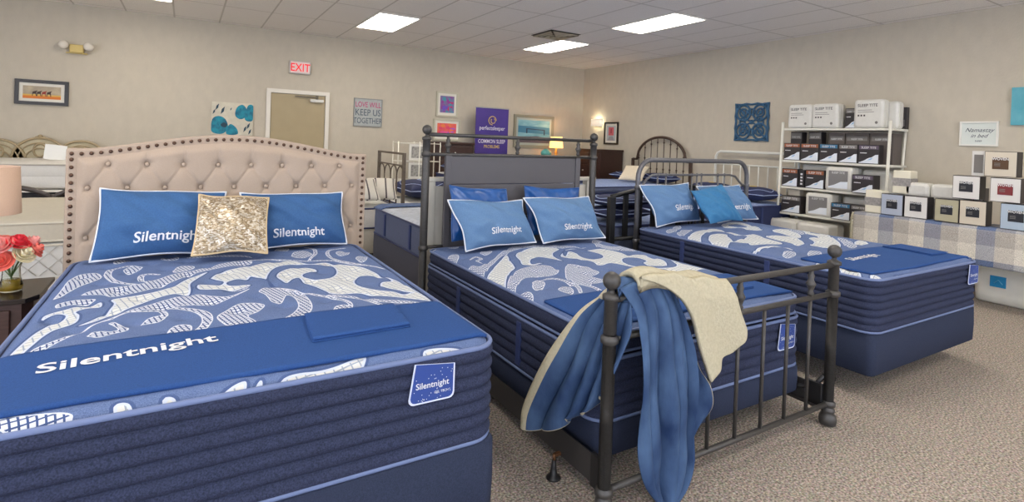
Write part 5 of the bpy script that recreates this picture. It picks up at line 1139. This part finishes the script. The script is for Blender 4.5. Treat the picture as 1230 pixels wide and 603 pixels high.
# ================================================================ shelving unit on the right wall
t = wthing('shelving_unit', 'white leaning shelving unit full of boxed bedding on the right-hand wall', 'shelving unit', (-.28, -5.93, 0))
SHM = pm('shelf_white', (224, 222, 210), .5)
SY0, SY1 = -5.19, -6.63
LV = [1.86, 1.405, 1.03, .66]
for z, xf in zip(LV, (-.43, -.44, -.46, -.48)):
    MB().box((xf, SY1, z-.028), (-.06, SY0, z)).build('shelf', SHM, t, bevel=.003)
for y in (SY0, SY1+.04):
    MB().tube([(-.50, y, 0), (-.43, y, 1.95)], .019, 8).build('front_leg', SHM, t)
    MB().tube([(-.05, y, 0), (-.10, y, 1.2), (-.03, y, 1.95)], .017, 8).build('back_leg', SHM, t)
MB().tube([(-.03, SY0, 1.93), (-.03, SY1+.04, 1.93)], .012, 8).build('back_rail', SHM, t)
BXD = pm('box_charcoal', (50, 46, 48), .5); BXS = pm('box_side', (34, 30, 32), .5); WAVE = pm('print_white', (226, 232, 240), .55); ICE = pm('print_ice', (150, 190, 224), .55)
ORG = pm('print_orange', (150, 88, 56), .55); BLU = pm('print_blue', (52, 112, 150), .55); PUR = pm('print_plum', (92, 80, 98), .55); GRY = pm('print_grey', (120, 116, 112), .55); TXTW = pm('print_text', (214, 214, 214), .6)
def product(label, ya, yb, z, h, xf, dep, band, grp, name='bedding_box'):
    """dark carton with a white swoosh; front faces -x, ya (left) > yb (right)"""
    t = wthing(name, label, 'box', (xf+dep/2, (ya+yb)/2, z), grp)
    MB().box((xf, yb, z+.001), (xf+dep, ya, z+h)).build('carton', BXD, t, bevel=.003)
    w = ya-yb; P = lambda u, v, d=.0015: (xf-d, ya-u*w, z+v*h)
    q = MB().add([P(u, v) for u, v in ((.04, .04), (.96, .04), (.96, .96), (.04, .96))], [(0, 1, 2, 3)]).build('front_print', BXD, t)
    MB().add([P(u, v, .003) for u, v in ((.04, .76), (.96, .76), (.96, .96), (.04, .96))], [(0, 1, 2, 3)]).build('colour_band', band, t)
    MB().add([P(u, v, .004) for u, v in ((.04, .04), (.96, .04), (.96, .50), (.82, .48), (.66, .36), (.48, .30), (.30, .18), (.12, .10), (.04, .07))], [tuple(range(9))]).build('white_swoosh', WAVE, t)
    MB().add([P(u, v, .005) for u, v in ((.45, .20), (.62, .22), (.72, .34), (.60, .30))], [(0, 1, 2, 3)]).build('ice_mark', ICE, t)
    text_on(MB(), 'SLEEP TITE', P(.5, .80, .004), (0, -1, 0), (0, 0, 1), w*.15, .01, lift=.001).build('lettering', TXTW, t)
    MB().add([P(u, v, .005) for u, v in ((.1, .55), (.42, .55), (.42, .59), (.1, .59))], [(0, 1, 2, 3)]).build('small_print', TXTW, t)
    return t
def zip_bag(label, ya, yb, z, h, xf, dep, grp, title=True, window=False, name='pillow_pack'):
    """clear zipped pack holding a white pillow"""
    t = wthing(name, label, 'pillow pack', (xf+dep/2, (ya+yb)/2, z), grp); w = ya-yb
    PKM = pm('pack_white', (214, 212, 205), .45, noise=.03, nscale=20, bump=.3, bscale=25); EDG = pm('pack_edge', (206, 204, 194), .35)
    def rr(s, r=.035, n=5):
        return [(cy+r*math.cos(math.radians(a0+90*k/n)), cz+r*math.sin(math.radians(a0+90*k/n))) for cy, cz, a0 in ((w/2-r-s, r+s, -90), (w/2-r-s, h-r-s, 0), (-w/2+r+s, h-r-s, 90), (-w/2+r+s, r+s, 180)) for k in range(n+1)]
    yc = (ya+yb)/2; V = []; prof = [(.03, 0), (.006, .012), (0, .03), (0, dep-.03), (.006, dep-.012), (.03, dep)]
    rings = [rr(s) for s, _ in prof]; n = len(rings[0])
    for ring_, (s, d) in zip(rings, prof): V += [(xf+d, yc+a, z+.001+b) for a, b in ring_]
    F = [(i*n+j, i*n+(j+1) % n, (i+1)*n+(j+1) % n, (i+1)*n+j) for i in range(len(prof)-1) for j in range(n)]
    m_ = MB().add(V, F, 0, True); m_.f += [tuple(range(n)), tuple(range((len(prof)-1)*n, len(prof)*n))[::-1]]; m_.m += [0, 0]; m_.sm += [False, False]
    m_.build('plastic_bag', PKM, t)
    for d in (.03, dep*.55):
        MB().tube([(xf+d, yc+a*1.012, z+b*1.004+.001) for a, b in rr(0)], .005, 5, closed=True).build('zip_seam', EDG, t)
    P = lambda u, v, d=.002: (xf-d, ya-u*w, z+v*h)
    if title:
        text_on(MB(), 'SLEEP TITE', P(.47, .76), (0, -1, 0), (0, 0, 1), w*.145, .014, lift=.001).build('lettering', pm('print_dark', (70, 66, 66), .6), t)
        for a, b, c in ((.14, .62, .62), (.14, .55, .69)):
            MB().add([P(u, v) for u, v in ((a, b+.012), (c, b+.012), (c, b+.03), (a, b+.03))], [(0, 1, 2, 3)]).build('small_print', GRY, t)
        for k in range(3): MB().add([P(u, v) for u, v in ((.14+.1*k, .42), (.20+.1*k, .42), (.20+.1*k, .48), (.14+.1*k, .48))], [(0, 1, 2, 3)]).build('icon', pm('print_dark', (70, 66, 66), .6), t)
        MB().sphere(P(.78, .2, .001), .018, 10, 6, sc=(.1, 1, 1)).build('seal', GRY, t)
    if window:
        MB().add([P(u, v) for u, v in ((.14, .12), (.86, .12), (.86, .86), (.14, .86))], [(0, 1, 2, 3)]).build('insert_card', pm('insert_grey', (126, 124, 124), .5), t)
        MB().add([P(u, v, .004) for u, v in ((.14, .12), (.86, .12), (.86, .42), (.6, .40), (.36, .26), (.14, .18))], [tuple(range(6))]).build('white_swoosh', WAVE, t)
        text_on(MB(), 'SLEEP TITE', P(.5, .74, .003), (0, -1, 0), (0, 0, 1), w*.105, .01, lift=.001).build('lettering', TXTW, t)
    return t
GP = 'white zipped pillow packs on the shelving'; GB = 'small dark bedding boxes on the shelving'
# top shelf
zip_bag('white SLEEP TITE pillow pack, leftmost on the top shelf', -5.265, -5.60, 1.86, .33, -.44, .20, GP)
zip_bag('white SLEEP TITE pillow pack, second from left on the top shelf', -5.61, -5.955, 1.86, .33, -.44, .22, GP)
product('dark bedding box between the white packs on the top shelf', -6.0, -6.17, 1.86, .27, -.33, .16, GRY, GB)
zip_bag('largest white SLEEP TITE pillow pack, right end of the top shelf', -6.16, -6.51, 1.86, .36, -.44, .16, GP)
zip_bag('white pillow pack tucked behind the large one on the top shelf', -6.22, -6.60, 1.86, .34, -.27, .16, GP, title=False)
t = wthing('bedding_box', 'plain brown-black box at the back right corner of the top shelf', 'box', (-.06, -6.5, 1.86), GB)
MB().box((-.10, -6.62, 1.861), (-.03, -6.42, 2.14)).build('carton', BXD, t, bevel=.003); MB().box((-.103, -6.60, 1.90), (-.1005, -6.44, 1.98)).build('printed_band', GRY, t)
# second shelf
ys = [-5.225, -5.475, -5.735, -5.99, -6.235, -6.49]
bn = [ORG, ORG, BLU, GRY, PUR]; nm_ = ['leftmost orange-topped', 'second orange-topped', 'blue-topped', 'grey-topped', 'rightmost plum-topped']
for k in range(5): product(nm_[k]+' dark bedding box in the front row of the second shelf', ys[k], ys[k+1]+.006, 1.405, .245, -.44, .10, bn[k], GB)
for k, (a, b) in enumerate(((-5.235, -5.40), (-5.50, -5.68))): product(('left' if k == 0 else 'right')+' raised small box behind the orange-topped boxes, second shelf', a, b, 1.405, .41, -.30, .12, GRY, GB)
for k, (a, b) in enumerate(((-5.78, -5.99), (-6.0, -6.29), (-6.30, -6.57))):
    t = wthing('bedding_box', ('first', 'second', 'third')[k]+' tall grey-brown box in the back row of the second shelf, counted from the left', 'box', (-.2, (a+b)/2, 1.405), GB)
    MB().box((-.30, b, 1.406), (-.08, a, 1.80)).build('carton', pm('box_greybrown', (92, 84, 80), .5), t, bevel=.003)
    MB().box((-.303, b+.02, 1.70), (-.3005, a-.02, 1.76)).build('printed_band', GRY, t)
    text_on(MB(), 'SLEEP TITE', (-.304, (a+b)/2, 1.712), (0, -1, 0), (0, 0, 1), .03, .01, lift=.001).build('lettering', TXTW, t)
# third shelf
product('orange-topped box at the left end of the third shelf', -5.225, -5.46, 1.03, .255, -.46, .12, ORG, GB)
t = wthing('bedding_box', 'narrow black box standing edge-on between two orange-topped boxes, third shelf', 'box', (-.40, -5.52, 1.03), GB)
MB().box((-.46, -5.555, 1.031), (-.26, -5.475, 1.275)).build('carton', BXS, t, bevel=.003)
m_ = MB()
for k in range(4): m_.box((-.463, -5.53, 1.07+.045*k), (-.4605, -5.50, 1.095+.045*k))
m_.build('printed_icons', TXTW, t)
product('orange-topped box beside the window-fronted pack, third shelf', -5.57, -5.83, 1.03, .255, -.46, .16, ORG, GB)
zip_bag('white zipped pack with a grey card in its front, third shelf', -5.85, -6.19, 1.03, .31, -.48, .30, GP, title=False, window=True)
product('plum-topped box right of the window-fronted pack, third shelf', -6.205, -6.46, 1.03, .235, -.50, .16, PUR, GB)
zip_bag('clear zipped pack lying behind the orange-topped boxes, third shelf', -5.40, -5.80, 1.03, .32, -.27, .17, GP, title=False)
zip_bag('rolled white pack at the back right of the third shelf', -6.22, -6.56, 1.03, .29, -.29, .20, GP, title=False)
# fourth shelf
product('grey-topped dark box at the left end of the lowest full shelf', -5.235, -5.52, .66, .235, -.47, .18, GRY, GB)
t = wthing('pillow_pack', 'small clear pack standing on top of the leftmost box, lowest full shelf', 'pillow pack', (-.38, -5.36, .896), GP)
MB().box((-.42, -5.47, .897), (-.30, -5.30, 1.0)).build('plastic_bag', pm('pack_grey', (176, 170, 158), .3), t, bevel=.02, seg=3)
zip_bag('white zipped pack with a grey card in its front, lowest full shelf', -5.60, -5.945, .66, .31, -.49, .30, GP, title=False, window=True)
product('blue-topped dark box right of the window-fronted pack, lowest full shelf', -5.955, -6.20, .66, .215, -.50, .14, BLU, GB)
product('dark box at the right end of the lowest full shelf', -6.205, -6.40, .66, .215, -.50, .14, GRY, GB)
zip_bag('pale rolled pack behind the window-fronted one, lowest full shelf', -6.0, -6.40, .66, .29, -.31, .20, GP, title=False)
# packs below
for k, (a, b, l) in enumerate(((-5.20, -5.58, 'left'), (-5.60, -6.02, 'right'))):
    zip_bag(l+' low white bagged comforter below the shelving', a, b, .30, .27, -.68, .42, 'white bags below the shelving', title=False, name='comforter_bag')
t = wthing('storage_crate', 'low dark crate under the white bags at the foot of the shelving', 'crate', (-.47, -5.62, 0)); MB().box((-.70, -6.06, 0), (-.24, -5.18, .298)).build('crate_body', BXD, t, bevel=.01)
MB().box((-.705, -5.80, .18), (-.69, -5.45, .23)).build('crate_handle', GRY, t)
# ================================================================ draped display table with WOVEN boxes
t = wthing('display_table', 'folding table hidden under the checked blanket beside the shelving', 'table', (-.74, -7.7, 0))
MB().box((-.925, -8.9, .80), (-.54, -6.49, .83)).build('tabletop', SHM, t, bevel=.004)
for y in (-8.8, -6.62):
    for x in (-.88, -.58): MB().tube([(x, y, 0), (x, y, .80)], .014, 8).build('leg', SHM, t)
def plaid():
    m = pm('plaid_weave', (180, 176, 172), .95, noise=.01); nt = m.node_tree; b = nt.nodes['Principled BSDF']; L = nt.links
    at = nt.nodes.new('ShaderNodeAttribute'); at.attribute_name = 'fab'; sp = nt.nodes.new('ShaderNodeSeparateXYZ'); L.new(at.outputs['Vector'], sp.inputs[0])
    def rampc(src, seq):
        r = nt.nodes.new('ShaderNodeValToRGB'); r.color_ramp.interpolation = 'CONSTANT'; e = r.color_ramp.elements
        fr_ = mathn(nt, 'FRACT', mathn(nt, 'DIVIDE', src, .15*len(seq))); L.new(fr_, r.inputs[0])
        for i, c in enumerate(seq):
            x = e[i] if i < 2 else e.new(i/len(seq)); x.position = i/len(seq); x.color = (*lin(c), 1)
        return r.outputs[0]
    a = rampc(sp.outputs[0], [(172, 166, 158), (214, 208, 196), (92, 108, 144)])
    c = rampc(sp.outputs[1], [(178, 172, 164), (216, 211, 200), (104, 118, 146)])
    mx = mixc(nt, .5, a, c)
    n = nt.nodes.new('ShaderNodeTexNoise'); n.inputs['Scale'].default_value = 190; tc = nt.nodes.new('ShaderNodeTexCoord'); L.new(tc.outputs['Object'], n.inputs['Vector'])
    rr = nt.nodes.new('ShaderNodeMapRange'); rr.inputs[1].default_value = .35; rr.inputs[2].default_value = .65; rr.inputs[3].default_value = .68; rr.inputs[4].default_value = 1.22; L.new(n.outputs[0], rr.inputs[0])
    vm = nt.nodes.new('ShaderNodeVectorMath'); vm.operation = 'SCALE'; L.new(mx, vm.inputs[0]); L.new(rr.outputs[0], vm.inputs['Scale'])
    L.new(vm.outputs[0], b.inputs['Base Color']); b.inputs['Specular IOR Level'].default_value = .1
    return m
t = wthing('plaid_blanket', 'grey, cream and blue checked blanket draped over the display table', 'blanket', (-.93, -7.6, .83))
def drape(u, v):
    s = v*.81; y = -6.475-2.4*u
    if s < .40: x, z = -.53-s, .838
    elif s < .46: a = (s-.40)/.06*math.pi/2; x, z = -.93-.038*math.sin(a), .838-.038*(1-math.cos(a))
    else: x, z = -.968-.012*(1+math.sin(y*11))*(s-.46)*2, .80-(s-.46)
    z2 = z+.003*math.sin(y*7)
    if u < .03: z2 -= 0
    return (x, y, z2)
ob = MB().grid(drape, 110, 50); me_uv = [((i/110)*2.4+.02, (j/50)*.81) for j in range(51) for i in range(111)]
o = ob.build('woven_cloth', plaid(), t, weld=False, solid=.01)
at = o.data.attributes.new('fab', 'FLOAT_VECTOR', 'POINT'); at.data.foreach_set('vector', np.array([(a, b, 0) for a, b in me_uv], np.float32).ravel())
fr_ = MB()
for k in range(22):
    v = .5+.48*k/22; p = drape(0, v); fr_.tube([p, (p[0]-.005, p[1]+.02, p[2]-.012), (p[0]-.004, p[1]+.028+.008*math.sin(k*3), p[2]-.05)], .006, 5)
fr_.build('fringe', SHERPA, t)
def woven(label, ya, yb, z, h, xf, face, dep=.16, side=None, lm=None):
    t = wthing('bedding_box', label, 'box', (xf+dep/2, (ya+yb)/2, z), 'WOVEN boxes on the display table'); w = ya-yb
    MB().box((xf, yb, z+.001), (xf+dep, ya, z+h)).build('carton', side or pm('woven_side', (40, 34, 34), .5), t, bevel=.002)
    e = .012
    MB().box((xf-.003, yb+e*.4, z+e*.5), (xf-.0005, ya-e*.4, z+h-e*.5)).build('front_face', face, t)
    cy, cz = (ya+yb)/2, z+h*.53; s = w*.25
    MB().box((xf-.006, cy-s, cz-s*.92), (xf-.0035, cy+s, cz+s*.92)).build('label_panel', lm or pm('label_black', (30, 32, 40), .5), t)
    text_on(MB(), 'WOVEN', (xf-.0065, cy, cz+s*.52), (0, -1, 0), (0, 0, 1), s*.56, .025, lift=.001, sx=.98).build('lettering', TXTW, t)
    m_ = MB()
    for k in range(3): m_.box((xf-.0075, cy-s*.0+.0, cz-s*(.02+.2*k)), (xf-.0065, cy+s*.75, cz+s*(.06-.2*k)))
    m_.build('small_print', GRY, t); return t
C1, C2, C3, C4, C5 = pm('face_silverblue', (170, 178, 194), .5), pm('face_white', (214, 212, 208), .5), pm('face_olive', (172, 166, 140), .5), pm('face_ecru', (204, 194, 176), .5), pm('face_ice', (168, 184, 200), .5)
ZT = 0.845  # boxes, bags and packs below scaled about the camera, baked as plain coordinates
woven('silver-blue WOVEN box, leftmost in the bottom row on the table', -6.761, -6.982, ZT, 0.24, -0.95, C1, dep=.145)
woven('white WOVEN box, second in the bottom row on the table', -6.996, -7.217, ZT, 0.24, -0.95, C2, dep=.145)
woven('olive-grey WOVEN box, third in the bottom row on the table', -7.283, -7.495, ZT, 0.24, -0.95, C3, dep=.145)
woven('ecru WOVEN box, fourth in the bottom row on the table', -7.5, -7.721, ZT, 0.249, -0.95, C4, dep=.145)
woven('ice-blue WOVEN box at the right edge, bottom row on the table', -7.829, -8.065, ZT, 0.254, -0.95, C5, dep=.145)
woven('white WOVEN box stacked on the second row, below the Namastay sign', -7.425, -7.655, 1.104, 0.24, -0.931, C2, dep=.145)
woven('white WOVEN box with a red label at the right edge, second row', -7.735, -7.971, 1.104, 0.24, -0.931, C2, dep=.145, lm=pm('label_red', (120, 40, 44), .5))
woven('cream WOVEN box with a brown label, topmost at the right edge', -7.669, -7.923, 1.351, 0.254, -0.894, C4, dep=.145, lm=pm('label_brown', (84, 58, 34), .5))
t = wthing('bedding_box', 'narrow grey-labelled box standing behind the topmost cream one', 'box', (-0.724, -7.622, 1.346), 'WOVEN boxes on the display table')
MB().box((-0.837, -7.665, 1.349), (-0.668, -7.547, 1.605)).build('carton', C2, t, bevel=.003); MB().box((-0.841, -7.641, 1.379), (-0.838, -7.566, 1.567)).build('label_panel', GRY, t)
# comforter bags behind the first row
for a, b, l in ((-6.907, -7.152, 'left'), (-7.17, -7.528, 'right')):
    zip_bag(l+' flat clear bag of white bedding lying behind the WOVEN boxes', a, b, 1.068, 0.155, -0.781, .2, 'clear bags behind the WOVEN boxes', title=False, name='comforter_bag')
t = wthing('packing_crate', 'plain white carton carrying the clear bags behind the WOVEN boxes', 'box', (-0.668, -7.217, 0.843))
MB().box((-0.785, -7.547, 0.845), (-0.555, -6.888, 1.067)).build('carton', C2, t, bevel=.004); MB().box((-0.787, -7.227, 0.845), (-0.786, -7.199, 1.067)).build('tape', GRY, t)
t = wthing('bedding_box', 'small brown-printed box behind the second-row white WOVEN box', 'box', (-0.715, -7.575, 0.843), 'WOVEN boxes on the display table')
MB().box((-0.781, -7.641, 0.845), (-0.649, -7.552, 1.219)).build('carton', pm('box_greybrown', (92, 84, 80), .5), t, bevel=.003); MB().box((-0.783, -7.632, 1.087), (-0.781, -7.561, 1.125)).build('printed_band', TXTW, t)
# white band-wrapped sheet stacks between shelving and table
SB = pm('sheet_band', (128, 124, 124), .6, rgb2=(160, 156, 152), nscale=40, noise=.1)
for (a, b, z0, h, l, xf) in ((-6.794, -6.973, 1.087, 0.268, 'upper', -0.781), (-6.577, -6.756, 0.843, 0.268, 'lower', -0.931)):
    t = wthing('towel_roll_pack', l+' ivory bedding pack with a grey band beside the shelving', 'bedding pack', (xf+.1, (a+b)/2, z0), 'ivory packs beside the shelving')
    MB().box((xf, b, z0+.003), (xf+.18, a, z0+h)).build('pack_body', pm('pack_ivory', (226, 220, 200), .7), t, bevel=.012)
    MB().box((xf-.003, b-.003, z0+h*.34), (xf+.183, a+.003, z0+h*.68)).build('paper_band', SB, t)
t = wthing('bedding_box', 'white carton under the upper ivory pack, behind the silver-blue box', 'box', (-0.686, -6.85, 0.843), 'WOVEN boxes on the display table')
MB().box((-0.785, -6.879, 0.845), (-0.573, -6.77, 1.085)).build('carton', C1, t, bevel=.003)
# bagged mattress topper under the table front
t = wthing('bagged_topper', 'white bagged mattress topper with a blue square logo on the floor under the checked blanket', 'mattress topper', (-.5, -8.2, 0))
TPM = pm('topper_white', (228, 226, 216), .5, noise=.03, nscale=12, bump=.4, bscale=30)
skin(MB(), rrpath(-.505, -.30, -9.0, -7.5, .06, 6, step=.1), [(-.03, 0.004), (-.005, .02), (.004, .10), (.008, .2), (.002, .32), (-.02, .38), (-.05, .392)]).build('bag', TPM, t)
MB().box((-.522, -7.77, .185), (-.512, -7.64, .30)).build('logo_square', pm('logo_blue', (30, 140, 196), .5), t)
MB().tube([(-.524, -7.745, .22), (-.524, -7.71, .262), (-.524, -7.675, .225)], .004, 5).build('logo_mark', pm('logo_pale', (120, 196, 226), .5), t)
